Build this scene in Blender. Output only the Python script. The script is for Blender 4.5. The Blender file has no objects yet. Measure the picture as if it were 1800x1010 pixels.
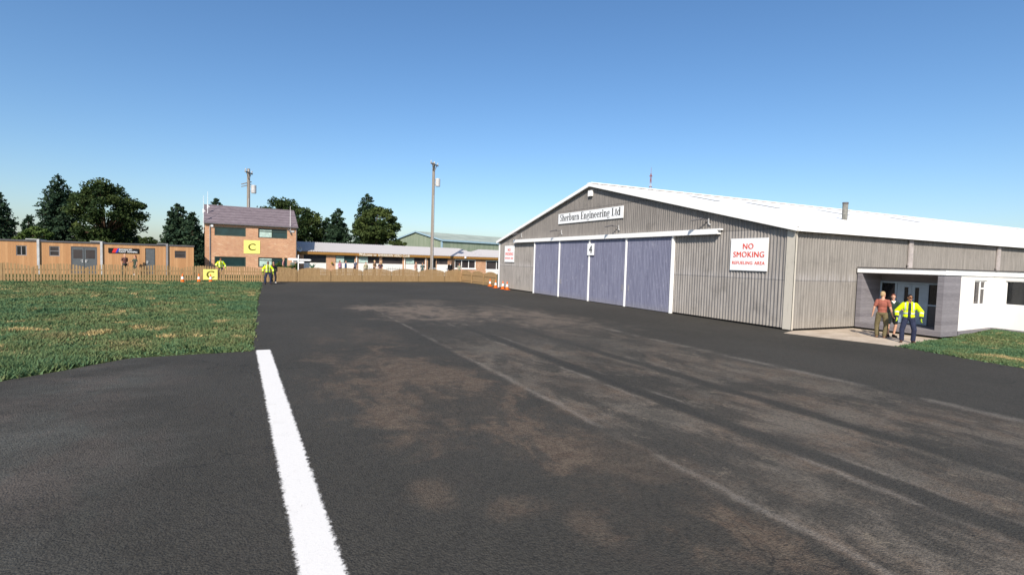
import bpy, bmesh, math, random
import numpy as np
from mathutils import Vector, Matrix, noise as mnoise
random.seed(7); rng = np.random.default_rng(11)
S = bpy.context.scene
COL = S.collection
PI = math.pi
R = math.radians

# ------------------------------------------------------------------ camera
FPX, PITCH, ROLL, YAW, CAMZ = 919.53, 0.051195, 0.029324, 0.440720, 2.6
cam_f = Vector((math.sin(YAW)*math.cos(PITCH), math.cos(YAW)*math.cos(PITCH), -math.sin(PITCH)))
_r = Vector((math.cos(YAW), -math.sin(YAW), 0)); _u = _r.cross(cam_f)
cam_r = _r*math.cos(ROLL) + _u*math.sin(ROLL); cam_u = -_r*math.sin(ROLL) + _u*math.cos(ROLL)
cd = bpy.data.cameras.new('camera'); cam = bpy.data.objects.new('camera', cd); COL.objects.link(cam)
M = Matrix((cam_r, cam_u, -cam_f)).transposed().to_4x4(); M.translation = (0, 0, CAMZ)
cam.matrix_world = M
cd.sensor_width = 36; cd.lens = FPX/1800*36; cd.clip_end = 9000; cd.clip_start = .05
S.camera = cam

def far_point(px, depth):
    """ground position at a given heading and distance from the photographer"""
    k = (px-900)/FPX
    return (k*depth*math.cos(YAW)+depth*math.sin(YAW), -k*depth*math.sin(YAW)+depth*math.cos(YAW))
def ht(px, py, depth):
    hz = 505 - FPX*math.tan(PITCH) + ROLL*(px-900)
    return CAMZ + (hz-py)/FPX*depth

# ------------------------------------------------------------------ light
SUN_EL = R(36); SD = Vector((.575, .818)).normalized()
wd = bpy.data.worlds.new('World'); S.world = wd; wd.use_nodes = True
nt = wd.node_tree; sky = nt.nodes.new('ShaderNodeTexSky'); sky.sky_type = 'NISHITA'; sky.sun_disc = False
sky.sun_elevation = SUN_EL; sky.sun_rotation = math.atan2(-SD.x, -SD.y)
sky.altitude = 0; sky.air_density = 1.0; sky.dust_density = 1.0; sky.ozone_density = 4.2
bg = nt.nodes['Background']; hs = nt.nodes.new('ShaderNodeHueSaturation'); hs.inputs['Saturation'].default_value = 1.12; nt.links.new(sky.outputs[0], hs.inputs['Color']); nt.links.new(hs.outputs[0], bg.inputs[0]); bg.inputs[1].default_value = .111
sl = bpy.data.lights.new('sun', 'SUN'); sl.energy = 4.2; sl.angle = R(.5); sl.color = (1, .93, .83)
so = bpy.data.objects.new('sun', sl); COL.objects.link(so)
sv = Vector((SD.x*math.cos(SUN_EL), SD.y*math.cos(SUN_EL), -math.sin(SUN_EL)))
so.rotation_euler = sv.to_track_quat('-Z', 'Y').to_euler(); so.location = (-20, -30, 40)
S.view_settings.view_transform = 'Standard'; S.view_settings.look = 'None'
S.view_settings.gamma = 1; S.view_settings.exposure = .45
try: S.cycles.max_bounces = 6
except Exception: pass

# ------------------------------------------------------------------ materials
def lin(h):
    if isinstance(h, tuple): return h if len(h) == 4 else (*h, 1)
    h = h.lstrip('#'); v = [int(h[i:i+2], 16)/255 for i in (0, 2, 4)]
    return tuple((c/12.92 if c <= .04045 else ((c+.055)/1.055)**2.4) for c in v)+(1,)
class NT:
    def __init__(s, name, rough=.8, spec=.3, metal=0):
        s.m = bpy.data.materials.new(name); s.m.use_nodes = True; s.t = s.m.node_tree
        s.b = s.t.nodes['Principled BSDF']
        s.b.inputs['Roughness'].default_value = rough; s.b.inputs['Metallic'].default_value = metal
        s.b.inputs['Specular IOR Level'].default_value = spec
    def put(s, sock, v):
        if hasattr(v, 'bl_idname') or isinstance(v, bpy.types.NodeSocket): s.t.links.new(v, sock)
        else: sock.default_value = v
    def n(s, typ, props=None, **inp):
        nd = s.t.nodes.new('ShaderNode'+typ)
        for k, v in (props or {}).items(): setattr(nd, k, v)
        for k, v in inp.items():
            k = int(k[1:]) if k[0] == '_' else k.replace('_', ' ')
            s.put(nd.inputs[k], v)
        return nd
    def coord(s): return s.n('TexCoord').outputs['Object']
    def pos(s): return s.n('NewGeometry').outputs['Position']
    def map(s, v, scale=(1, 1, 1), loc=(0, 0, 0), rot=(0, 0, 0)):
        return s.n('Mapping', Vector=v, Scale=scale, Location=loc, Rotation=rot).outputs[0]
    def noise(s, v, scale, detail=4, rough=.55, dist=0):
        return s.n('TexNoise', Vector=v, Scale=scale, Detail=detail, Roughness=rough, Distortion=dist).outputs[0]
    def ramp(s, f, a, b, lo=0., hi=1.):
        nd = s.n('MapRange', {'interpolation_type': 'SMOOTHSTEP'}, Value=f)
        for i, v in ((1, a), (2, b), (3, lo), (4, hi)): nd.inputs[i].default_value = v
        return nd.outputs[0]
    def mix(s, f, a, b, mode='MIX'):
        nd = s.n('Mix', {'data_type': 'RGBA', 'blend_type': mode})
        s.put(nd.inputs[0], f); s.put(nd.inputs[6], a); s.put(nd.inputs[7], b); return nd.outputs[2]
    def math(s, op, a, b=0., c=0.):
        nd = s.n('Math', {'operation': op}); s.put(nd.inputs[0], a); s.put(nd.inputs[1], b); s.put(nd.inputs[2], c); return nd.outputs[0]
    def xyz(s, v):
        return s.n('SeparateXYZ', Vector=v).outputs
    def bump(s, h, strength=.3, dist=.01):
        nd = s.n('Bump', Height=h, Strength=strength, Distance=dist); s.t.links.new(nd.outputs[0], s.b.inputs['Normal'])
    def color(s, c): s.put(s.b.inputs['Base Color'], c); return s
MATS = {}
def flat(name, c, rough=.7, var=.18, scale=3., spec=.3, metal=0, bump=0):
    """paint / plain stuff with slight uneven colour so that it never reads as one flat value"""
    if name in MATS: return MATS[name]
    k = NT(name, rough, spec, metal); c = lin(c)
    f = k.noise(k.coord(), scale, 6, .65)
    d = tuple(x*(1-var) for x in c[:3])+(1,); e = tuple(min(x*(1+var*.6), .92) for x in c[:3])+(1,)
    k.color(k.mix(k.ramp(f, .3, .7), d, e))
    if bump: k.bump(k.noise(k.coord(), scale*12, 3), bump, .004)
    MATS[name] = k.m; return k.m

def mat_cladding(name, base, hi, pitch_axis):
    k = NT(name, .85, .2); p = k.coord(); x = k.xyz(p)
    st = k.noise(k.map(p, (6.5, 6.5, .35)), 1.7, 8, .72)
    bl = k.noise(p, .9, 6, .65); fine = k.noise(p, 14, 4, .7)
    c = k.mix(k.ramp(st, .3, .72), lin(base), lin(hi))
    c = k.mix(k.ramp(bl, .52, .78, 0, .55), c, (.10, .093, .085, 1))
    c = k.mix(k.ramp(fine, .55, .8, 0, .5), c, (.12, .11, .10, 1))
    # sheet joints: thin dirty lines at the laps
    for z in (2.12, 4.29, 6.3):
        d = k.math('ABSOLUTE', k.math('SUBTRACT', x[2], z))
        c = k.mix(k.ramp(d, .015, .035, .55, 0), c, (.07, .07, .075, 1))
    # pale run-off bloom above the lap
    d = k.math('SUBTRACT', x[2], 2.12); g = k.math('MULTIPLY', k.ramp(d, 0, .5, 1, 0), k.ramp(d, -.02, .0, 0, 1))
    c = k.mix(k.math('MULTIPLY', g, k.ramp(st, .35, .65, 0, .45)), c, (.42, .40, .40, 1))
    c = k.mix(k.ramp(x[2], 4.27, 4.31, 0, .34), c, (.085, .076, .068, 1))
    # splash staining at the foot
    c = k.mix(k.ramp(x[2], .05, .8, .3, 0), c, (.33, .29, .24, 1))
    k.color(c); return k.m
M_CLAD = mat_cladding('grey_fibre_cement', '#7f7a76', '#a19b95', 0)
M_SIDE = mat_cladding('brown_grey_fibre_cement', '#7a756f', '#958f88', 0)  # browner side sheets, also toned darker to offset the stronger sun on them
def mat_door():
    k = NT('blue_grey_steel', .6, .35); p = k.coord()
    st = k.noise(k.map(p, (5, 5, .3)), 2, 7, .7); sp = k.noise(p, 1.5, 5, .7)
    c = k.mix(k.ramp(st, .3, .7), lin('#6a6b7f'), lin('#858699'))
    c = k.mix(k.ramp(sp, .58, .75, 0, .5), c, lin('#9a99a6')); st2 = k.noise(k.map(p, (3, 3, 1.1), loc=(4, 1, 0)), 1.7, 8, .75); c = k.mix(k.ramp(st2, .56, .68, 0, .5), c, lin('#a8a7b6')); c = k.mix(k.ramp(st2, .44, .32, 0, .4), c, lin('#54556b'))
    c = k.mix(k.ramp(k.xyz(p)[2], .0, .5, .35, 0), c, lin('#8a8683'))
    k.color(c); return k.m
M_DOOR = mat_door()
def mat_white(name, c='#f2f0ec', dirt=.2, rough=.5):
    k = NT(name, rough, .35); p = k.coord(); f = k.noise(p, 1.2, 8, .7); g = k.noise(k.map(p, (6, 6, .5)), 2, 5, .6)
    col = k.mix(k.ramp(f, .5, .8, 0, dirt), lin(c), lin('#a8a296')); col = k.mix(k.ramp(g, .58, .8, 0, dirt), col, lin('#8f877a'))
    k.color(col); return k.m
M_WHITE = mat_white('white_paint', '#f8f6f2', .16); M_ROOFW = mat_white('white_sheet_roof', '#f4f2ee', .10, .45)
M_CONC = mat_white('pale_concrete', '#c6beb0', .95, .9)
def mat_brick(name, a, b, mort):
    k = NT(name, .9, .15); p = k.coord(); x = k.xyz(p)
    v = k.n('CombineXYZ', X=k.math('ADD', x[0], x[1]), Y=x[2], Z=0.).outputs[0]
    br = k.n('TexBrick', {'offset': .5}, Vector=v, Color1=lin(a), Color2=lin(b), Mortar=lin(mort), Scale=1., Mortar_Size=.007, Bias=0., Brick_Width=.23, Row_Height=.078)
    n1 = k.noise(k.map(p, (1.2, 1.2, 4)), 1.6, 7, .75); n2 = k.noise(p, .5, 4)
    c = k.mix(k.ramp(n1, .53, .66, 0, .75), br.outputs[0], lin('#dcc3a4')); n3 = k.noise(k.map(p, (1.6, 1.6, 5), loc=(3, 5, 1)), 2.2, 7, .75); c = k.mix(k.ramp(n3, .54, .68, 0, .6), c, lin('#8f5d44')); c = k.mix(k.ramp(n2, .35, .65, .25, 0), c, lin('#8a5f48'))
    k.color(c); return k.m
M_BRICK = mat_brick('orange_brick', '#b98262', '#cb9974', '#cfbba0')
def mat_tiles(name, a, b, row=.3):
    k = NT(name, .85, .2); p = k.coord(); x = k.xyz(p)
    w = k.n('TexWave', {'wave_type': 'BANDS', 'bands_direction': 'Z'}, Vector=p, Scale=1/row*.33, Distortion=.8, Detail=3.).outputs[1]
    n1 = k.noise(k.map(p, (1, 1, 3)), 2.2, 7, .7)
    c = k.mix(k.ramp(n1, .3, .7), lin(a), lin(b)); c = k.mix(k.ramp(w, .1, .5, .4, 0), c, tuple(v*.5 for v in lin(a)[:3])+(1,))
    k.color(c); k.bump(w, .4, .02); return k.m
M_TILE = mat_tiles('purple_brown_tiles', '#6b6064', '#82767a')
M_SHEET = mat_white('pale_lilac_roof_sheet', '#b6b1ae', .35, .7)
def mat_boards(name, a, b, width, axis=0):
    k = NT(name, .75, .25); p = k.coord(); x = k.xyz(p)
    cell = k.math('FLOOR', k.math('DIVIDE', x[axis], width)); fr = k.math('FRACT', k.math('DIVIDE', x[axis], width))
    wn = k.n('TexWhiteNoise', {'noise_dimensions': '1D'}, W=cell).outputs[0]
    gr = k.noise(k.map(p, (9, 9, .7)), 3, 6, .65)
    c = k.mix(wn, lin(a), lin(b)); c = k.mix(k.ramp(gr, .45, .75, 0, .4), c, tuple(v*.6 for v in lin(a)[:3])+(1,))
    c = k.mix(k.ramp(fr, 0, .07, .55, 0), c, (.09, .05, .025, 1)); k.color(c); return k.m
M_LARCH = mat_boards('orange_timber_boards', '#b3845a', '#c4966a', .16)
def mat_fence():
    k = NT('pale_tan_timber', .85, .15); p = k.coord(); gr = k.noise(k.map(p, (14, 14, 1.)), 2, 6, .65); g2 = k.noise(p, .8, 4)
    c = k.mix(k.ramp(gr, .3, .7), lin('#8c7150'), lin('#ad9069')); c = k.mix(k.ramp(g2, .4, .7, 0, .5), c, lin('#997d57')); k.color(c); return k.m
M_FENCE = mat_fence()
def mat_greyboard():
    k = NT('grey_horizontal_boards', .75, .25); p = k.coord(); x = k.xyz(p)
    cell = k.math('FLOOR', k.math('DIVIDE', x[2], .14)); fr = k.math('FRACT', k.math('DIVIDE', x[2], .14))
    wn = k.n('TexWhiteNoise', {'noise_dimensions': '1D'}, W=cell).outputs[0]; gr = k.noise(k.map(p, (1.2, 1.2, 14)), 3, 7, .7)
    c = k.mix(wn, lin('#6f6b6f'), lin('#827e81')); c = k.mix(k.ramp(gr, .4, .75, 0, .5), c, lin('#a29c9e'))
    c = k.mix(k.ramp(fr, 0, .06, .5, 0), c, (.05, .05, .05, 1)); k.color(c); return k.m
M_GBOARD = mat_greyboard()
def mat_glass(name, c, rough=.08, spec=.5):
    k = NT(name, rough, spec); f = k.noise(k.coord(), .8, 3); c = lin(c)
    k.color(k.mix(k.ramp(f, .35, .65), c, tuple(v*1.6 for v in c[:3])+(1,))); return k.m
M_GLASS = mat_glass('dark_window_glass', (.012, .013, .014)); M_TEAL = mat_glass('teal_tinted_glass', (.012, .032, .034))
M_BROWNGLASS = mat_glass('brown_tinted_glass', (.04, .034, .034))
M_BLIND = flat('pale_green_blind', '#b9cfc4', .8, .2, 5); M_DKGREEN = flat('dark_green_frame', '#3d4d45', .6, .2)
M_GREY = flat('mid_grey_metal', '#8d8a8a', .5, .15); M_DGREY = flat('dark_grey_metal', '#5b5859', .55, .15); M_LGREY = flat('light_grey_metal', '#bdbcba', .5, .15)
M_BLACK = flat('black_paint', '#17171a', .5, .2); M_YELLOW = flat('yellow_sign_board', '#efe67c', .6, .05); M_OLIVE = flat('olive_lettering', '#5c5718', .7, .05)
M_RED = flat('red_lettering', '#dd4a33', .6, .05); M_INK = flat('black_lettering', '#1b1c20', .6, .05); M_CREAM = flat('cream_lettering', '#efe6d2', .6, .05)
M_SIGNW = flat('white_sign_board', '#fbfaf7', .5, .03); M_MUST = flat('mustard_fascia_board', '#9c7138', .7, .15); M_WALLW = mat_white('white_render', '#ece7e0', .12, .8)
M_GREENC = None
def mat_greenclad():
    k = NT('pale_green_sheet', .6, .3); p = k.coord(); x = k.xyz(p)
    w = k.math('FRACT', k.math('MULTIPLY', k.math('ADD', x[0], x[1]), 1.1)); n1 = k.noise(k.map(p, (1, 1, .2)), 1.5, 5)
    c = k.mix(k.ramp(n1, .3, .7), lin('#838f79'), lin('#979f8a')); c = k.mix(k.ramp(w, .0, .25, .3, 0), c, lin('#66775f')); k.color(c); return k.m
M_GREENC = mat_greenclad(); M_BLUETRIM = flat('pale_blue_trim', '#9db7c4', .5, .1); M_GREENROOF = flat('pale_green_roof_sheet', '#a6ae9f', .6, .2, .4)
M_POLE = mat_boards('weathered_pole_timber', '#8b8176', '#a3998d', .09); M_BARK = flat('bark', '#4a3a2c', .9, .3, 4)

def mat_leaf(name, dark, light, trans=.12):
    k = NT(name, .7, .15); a = k.n('Attribute', {'attribute_name': 'tint'}).outputs['Fac']
    c = k.mix(a, lin(dark), lin(light)); k.color(c)
    tr = k.n('BsdfTranslucent', Color=c).outputs[0]
    mx = k.n('MixShader', _0=trans); k.t.links.new(k.b.outputs[0], mx.inputs[1]); k.t.links.new(tr, mx.inputs[2])
    k.t.links.new(mx.outputs[0], k.t.nodes['Material Output'].inputs[0]); return k.m
M_CONIF = mat_leaf('dark_conifer_needles', (.018, .040, .023), (.056, .090, .042)); M_BROAD = mat_leaf('olive_green_leaves', (.020, .040, .012), (.095, .122, .034))
M_BRIGHT = mat_leaf('bright_green_leaves', (.05, .09, .02), (.13, .18, .05)); M_SHRUB = mat_leaf('shrub_leaves', (.03, .06, .012), (.10, .16, .03)); M_AGAVE = flat('blue_green_leaf', '#3d7a63', .5, .2)

# ------------------------------------------------------------------ mesh helpers
class MB:
    def __init__(s): s.v = []; s.f = []; s.mi = []; s.cur = 0
    def face(s, pts):
        i = len(s.v); s.v += [tuple(p) for p in pts]; s.f.append(tuple(range(i, i+len(pts)))); s.mi.append(s.cur)
    def box(s, x0, x1, y0, y1, z0, z1):
        i = len(s.v); s.v += [(x, y, z) for z in (z0, z1) for y in (y0, y1) for x in (x0, x1)]
        for q in ((0, 2, 3, 1), (4, 5, 7, 6), (0, 1, 5, 4), (2, 6, 7, 3), (0, 4, 6, 2), (1, 3, 7, 5)):
            s.f.append(tuple(i+k for k in q)); s.mi.append(s.cur)
    def tube(s, p, q, r0, r1=None, n=8, cap=True):
        r1 = r0 if r1 is None else r1; p = Vector(p); q = Vector(q); d = (q-p).normalized()
        a = d.orthogonal().normalized(); b = d.cross(a); i = len(s.v)
        for c, r in ((p, r0), (q, r1)):
            s.v += [tuple(c+(a*math.cos(2*PI*k/n)+b*math.sin(2*PI*k/n))*r) for k in range(n)]
        for k in range(n): s.f.append((i+k, i+(k+1) % n, i+n+(k+1) % n, i+n+k)); s.mi.append(s.cur)
        if cap: s.f.append(tuple(i+n-1-k for k in range(n))); s.f.append(tuple(i+n+k for k in range(n))); s.mi += [s.cur]*2
    def bar(s, p, q, w, h):
        """rectangular bar between two points"""
        p = Vector(p); q = Vector(q); d = (q-p).normalized(); up = Vector((0, 0, 1)) if abs(d.z) < .9 else Vector((0, 1, 0))
        a = d.cross(up).normalized()*w/2; b = a.cross(d).normalized()*h/2; i = len(s.v)
        s.v += [tuple(c+x) for c in (p, q) for x in (-a-b, a-b, a+b, -a+b)]
        for k in ((0, 1, 2, 3), (7, 6, 5, 4), (0, 4, 5, 1), (1, 5, 6, 2), (2, 6, 7, 3), (3, 7, 4, 0)): s.f.append(tuple(i+x for x in k)); s.mi.append(s.cur)
    def lathe(s, prof, c=(0, 0, 0), n=16):
        i = len(s.v)
        for r, z in prof: s.v += [(c[0]+r*math.cos(2*PI*k/n), c[1]+r*math.sin(2*PI*k/n), c[2]+z) for k in range(n)]
        for j in range(len(prof)-1):
            for k in range(n): s.f.append((i+j*n+k, i+j*n+(k+1) % n, i+(j+1)*n+(k+1) % n, i+(j+1)*n+k)); s.mi.append(s.cur)
    def prism(s, poly, axis, a, b):
        """extrude a polygon (list of 2d) along axis from a to b"""
        def P(u, v, w): return {'x': (w, u, v), 'y': (u, w, v), 'z': (u, v, w)}[axis]
        s.face([P(u, v, a) for u, v in poly]); s.face([P(u, v, b) for u, v in reversed(poly)])
        for (u0, v0), (u1, v1) in zip(poly, poly[1:]+poly[:1]): s.face([P(u0, v0, a), P(u0, v0, b), P(u1, v1, b), P(u1, v1, a)])
    def build(s, name, mats, parent=None, smooth=False, bevel=0):
        me = bpy.data.meshes.new(name); me.from_pydata(s.v, [], s.f); me.update()
        mats = mats if isinstance(mats, (list, tuple)) else [mats]
        for m in mats: me.materials.append(m)
        if len(mats) > 1: me.polygons.foreach_set('material_index', s.mi)
        bm = bmesh.new(); bm.from_mesh(me); bmesh.ops.remove_doubles(bm, verts=bm.verts, dist=1e-5); bmesh.ops.recalc_face_normals(bm, faces=bm.faces)
        if bevel: bmesh.ops.bevel(bm, geom=[e for e in bm.edges if len(e.link_faces) == 2 and e.calc_face_angle(0) > .6], offset=bevel, segments=2, affect='EDGES', profile=.6)
        bm.to_mesh(me); bm.free()
        if smooth: me.polygons.foreach_set('use_smooth', [True]*len(me.polygons))
        o = bpy.data.objects.new(name, me); COL.objects.link(o)
        if parent: o.parent = parent
        return o
def tag(o, label=None, cat=None, group=None, kind=None):
    for k, v in (('label', label), ('category', cat), ('group', group), ('kind', kind)):
        if v: o[k] = v
    return o
def thing(name, label, cat, loc=(0, 0, 0), rot=0, group=None):
    o = bpy.data.objects.new(name, None); COL.objects.link(o); o.location = loc; o.rotation_euler = (0, 0, rot); o.empty_display_size = .3
    return tag(o, label, cat, group)
def copy_thing(o, loc, rot, label):
    c = o.copy(); COL.objects.link(c); c.location = loc; c.rotation_euler = (0, 0, rot); c['label'] = label
    for ch in o.children:
        d = ch.copy(); COL.objects.link(d); d.parent = c
        for g in ch.children:
            e = g.copy(); COL.objects.link(e); e.parent = d
    return c
def np_mesh(name, verts, faces, mats, tint=None, parent=None, nper=3):
    me = bpy.data.meshes.new(name); nv = len(verts); nf = len(faces)
    me.vertices.add(nv); me.vertices.foreach_set('co', np.asarray(verts, np.float32).ravel())
    me.loops.add(nf*nper); me.loops.foreach_set('vertex_index', np.asarray(faces, np.int32).ravel())
    me.polygons.add(nf); me.polygons.foreach_set('loop_start', np.arange(0, nf*nper, nper, dtype=np.int32))
    me.update(calc_edges=True)
    for m in (mats if isinstance(mats, list) else [mats]): me.materials.append(m)
    if tint is not None:
        a = me.attributes.new('tint', 'FLOAT', 'POINT'); a.data.foreach_set('value', np.asarray(tint, np.float32))
    o = bpy.data.objects.new(name, me); COL.objects.link(o)
    if parent: o.parent = parent
    return o
def text(body, w, h, name, mat, parent, loc, rot, bold=0., depth=.004, align='CENTER', sx=None):
    """a line of lettering that fills w x h metres, as a solid mesh"""
    cu = bpy.data.curves.new('t', 'FONT'); cu.body = body; cu.size = 1; cu.extrude = 0; cu.space_character = 1.07; cu.resolution_u = 4
    ob = bpy.data.objects.new('t', cu); COL.objects.link(ob); dg = bpy.context.evaluated_depsgraph_get(); dg.update()
    me = bpy.data.meshes.new_from_object(ob.evaluated_get(dg)); bpy.data.objects.remove(ob); bpy.data.curves.remove(cu)
    co = np.empty(len(me.vertices)*3, np.float32); me.vertices.foreach_get('co', co); co = co.reshape(-1, 3)
    mn = co.min(0); mx = co.max(0); sc = [w/(mx[0]-mn[0]), h/(mx[1]-mn[1])]
    co[:, 0] = (co[:, 0]-(mn[0]+mx[0])/2)*sc[0]; co[:, 1] = (co[:, 1]-(mn[1]+mx[1])/2)*sc[1]; me.vertices.foreach_set('co', co.ravel())
    bm = bmesh.new(); bm.from_mesh(me); bmesh.ops.recalc_face_normals(bm, faces=bm.faces)
    for f in bm.faces:
        if f.normal.z < 0: f.normal_flip()
    r = bmesh.ops.extrude_face_region(bm, geom=bm.faces[:]); bmesh.ops.translate(bm, vec=(0, 0, depth), verts=[v for v in r['geom'] if isinstance(v, bmesh.types.BMVert)])
    bmesh.ops.recalc_face_normals(bm, faces=bm.faces); bm.to_mesh(me); bm.free()
    if bold:
        me2 = me.copy(); b2 = bmesh.new(); b2.from_mesh(me)
        for dx, dz in ((h*.035, .0013), (-h*.035, .0024)):
            me2.transform(Matrix.Translation((dx, dx*.3, dz))); b2.from_mesh(me2); me2.transform(Matrix.Translation((-dx, -dx*.3, -dz)))
        b2.to_mesh(me); b2.free(); bpy.data.meshes.remove(me2)
    me.name = name; me.materials.clear(); me.materials.append(mat)
    o = bpy.data.objects.new(name, me); COL.objects.link(o); o.location = loc; o.rotation_euler = rot
    if parent: o.parent = parent
    return o

# ------------------------------------------------------------------ people (built first: each body one voxel-joined surface)
SKIN_C = {'light': '#c99a80', 'tan': '#b07c5c'}
def blob(name, prims, vox, mats, parent=None, smooth=3, assign=None):
    bm = bmesh.new()
    for p in prims:
        if p[0] == 'ell':
            c, r = Vector(p[1]), p[2]; rotm = p[3] if len(p) > 3 else Matrix()
            bmesh.ops.create_uvsphere(bm, u_segments=14, v_segments=9, radius=1, matrix=Matrix.Translation(c) @ rotm.to_4x4() @ Matrix.Diagonal((*r, 1)))
        else:
            a, ra, b, rb = Vector(p[1]), p[2], Vector(p[3]), p[4]
            for c, r in ((a, ra), (b, rb)): bmesh.ops.create_uvsphere(bm, u_segments=10, v_segments=7, radius=r, matrix=Matrix.Translation(c))
            d = b-a
            if d.length > 1e-4:
                bmesh.ops.create_cone(bm, cap_ends=True, segments=10, radius1=ra, radius2=rb, depth=d.length, matrix=Matrix.Translation((a+b)/2) @ d.to_track_quat('Z', 'Y').to_matrix().to_4x4())
    me = bpy.data.meshes.new(name); bm.to_mesh(me); bm.free()
    ob = bpy.data.objects.new(name, me); COL.objects.link(ob)
    md = ob.modifiers.new('r', 'REMESH'); md.mode = 'VOXEL'; md.voxel_size = vox; md.use_smooth_shade = True
    if smooth: ms = ob.modifiers.new('s', 'SMOOTH'); ms.iterations = smooth; ms.factor = .5
    dg = bpy.context.evaluated_depsgraph_get(); dg.update()
    m2 = bpy.data.meshes.new_from_object(ob.evaluated_get(dg)); bpy.data.objects.remove(ob); bpy.data.meshes.remove(me)
    m2.name = name; m2.materials.clear()
    for m in (mats if isinstance(mats, list) else [mats]): m2.materials.append(m)
    m2.polygons.foreach_set('use_smooth', [True]*len(m2.polygons))
    if assign: m2.polygons.foreach_set('material_index', [assign(p.center) for p in m2.polygons])
    o = bpy.data.objects.new(name, m2); COL.objects.link(o)
    if parent: o.parent = parent
    return o

def person(label, loc, rot, H=1.78, skin='light', hair='#3b2a20', top='#884444', sleeves='short', bottom='#333a55', legs='long', shoes='#33261e',
           arms=None, stance=.13, hivis=False, look=0., vox=.014, hairkind='short', group=None, glasses=False, gloves=None, bulk=1., collar=None, hat=None, step=0.):
    root = thing('person', label, 'person', loc, rot, group); k = H/1.8; root.scale = (k, k, k)
    V = Vector; b = bulk
    sh = [V((sx*.185*b, .01, 1.44)) for sx in (-1, 1)]
    if arms is None: arms = [((-.26, .03, 1.16), (-.27, -.04, .92)), ((.26, .03, 1.16), (.27, -.04, .92))]
    el = [V(arms[i][0]) for i in (0, 1)]; wr = [V(arms[i][1]) for i in (0, 1)]
    hip = [V((sx*.09, 0, .93)) for sx in (-1, 1)]; kn = [V((sx*(.09+stance)*.62+sx*.02, -.03-sx*step*.5, .5)) for sx in (-1, 1)]; an = [V((sx*stance, .02-sx*step, .09)) for sx in (-1, 1)]
    toe = [V((sx*(stance+.035), -.15-sx*step, .035)) for sx in (-1, 1)]
    Rz = Matrix.Rotation(look, 3, 'Z'); hc = V((0, 0, 1.69))
    def hd(p): return Rz @ V(p)
    torso = [('ell', (0, .005, 1.3), (.165*b, .105*b, .2)), ('ell', (0, 0, 1.1), (.14*b, .1*b, .17)), ('ell', (0, .005, .96), (.155*b, .112*b, .13)),
             ('cap', (-.09, .01, 1.45), .06, (.09, .01, 1.45), .06), ('cap', (0, .015, 1.47), .062, hd((0, .0, 1.6)), .053)]
    head = [('ell', hd((0, .01, 1.705)), (.074, .094, .095), Rz), ('ell', hd((0, -.028, 1.645)), (.056, .066, .072), Rz), ('cap', hd((0, -.098, 1.69)), .011, hd((0, -.113, 1.662)), .016),
            ('ell', hd((0, -.09, 1.59)), (.024, .018, .018), Rz)]+[('ell', hd((sx*.077, .008, 1.68)), (.011, .022, .033), Rz) for sx in (-1, 1)]
    limbs = []; hands = []
    for i, sx in ((0, -1), (1, 1)):
        limbs += [('cap', sh[i], .058, el[i], .042), ('cap', el[i], .041, wr[i], .028)]
        d = (wr[i]-el[i]).normalized(); f = V((0, -1, 0)); a = (f-d*f.dot(d)).normalized(); n = d.cross(a)*(1 if sx < 0 else -1)
        gk = 1.4 if gloves else 1.; fr = max(.0095, vox*.8)*gk; pr = max(.0135, vox*.95)*gk
        for q in (-.03, -.01, .01, .03): hands.append(('cap', wr[i]+a*q*.5+d*.01, pr*1.2, wr[i]+d*.09+a*q*1.05, pr))
        for q, L in ((.034, .036), (.0115, .042), (-.0115, .039), (-.034, .03)):
            p0 = wr[i]+d*.095+a*q*1.1; p1 = p0+(d*.9+n*.35+a*q*1.5).normalized()*L; p2 = p1+(d*.6+n*.8).normalized()*L*.8
            hands += [('cap', p0, fr, p1, fr*.95), ('cap', p1, fr*.95, p2, fr*.8)]
        t0 = wr[i]+d*.03+a*.03; t1 = t0+(d*.6+a*.75+n*.2).normalized()*.045; t2 = t1+(d*.9+a*.3+n*.3).normalized()*.03
        hands += [('cap', t0, fr*1.3, t1, fr*1.15), ('cap', t1, fr*1.1, t2, fr*.9)]
        limbs += [('cap', hip[i], .085, kn[i], .055), ('cap', kn[i], .053, an[i]+V((0, 0, .02)), .036), ('cap', an[i]-V((0, 0, .04)), .036, toe[i], .03),
                  ('ell', kn[i].lerp(an[i], .3)+V((0, .02, 0)), (.05, .055, .12))]
    M_S = flat('skin_'+skin, SKIN_C[skin], .6, .1, 20); M_E = flat('eyes', '#1c1512', .3, .05); M_L = flat('lips', '#8f4a40', .5, .05)
    GM = flat('glove_'+gloves, gloves, .7, .1) if gloves else M_S
    Ri = Rz.transposed()
    def asg(c):
        if gloves:
            for i in (0, 1):
                if (V(c)-wr[i]).dot((wr[i]-el[i]).normalized()) > -.02 and (V(c)-wr[i]).length < .25: return 3
        q = Ri @ V(c)
        if q.y < -.05:
            if abs(abs(q.x)-.031) < .013 and abs(q.z-1.70) < .009: return 1
            if abs(q.x) < .025 and abs(q.z-1.628) < .008: return 2
        return 0
    blob('body', torso+head+limbs+hands, vox, [M_S, M_E, M_L, GM], root, 3, asg)
    # hair: cap over the skull
    if hairkind != 'bald':
        hp = [('ell', hd((0, .022, 1.728)), (.081, .096, .086), Rz), ('ell', hd((0, .055, 1.68)), (.07, .06, .075), Rz)]
        if hairkind == 'long': hp += [('ell', hd((0, .07, 1.6)), (.085, .05, .13), Rz), ('cap', hd((.07, .03, 1.68)), .025, hd((.075, .03, 1.55)), .025), ('cap', hd((-.07, .03, 1.68)), .025, hd((-.075, .03, 1.55)), .025)]
        blob('hair', hp, max(vox, .012), flat('hair_'+hair, hair, .8, .3, 30), root, 1)
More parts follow.
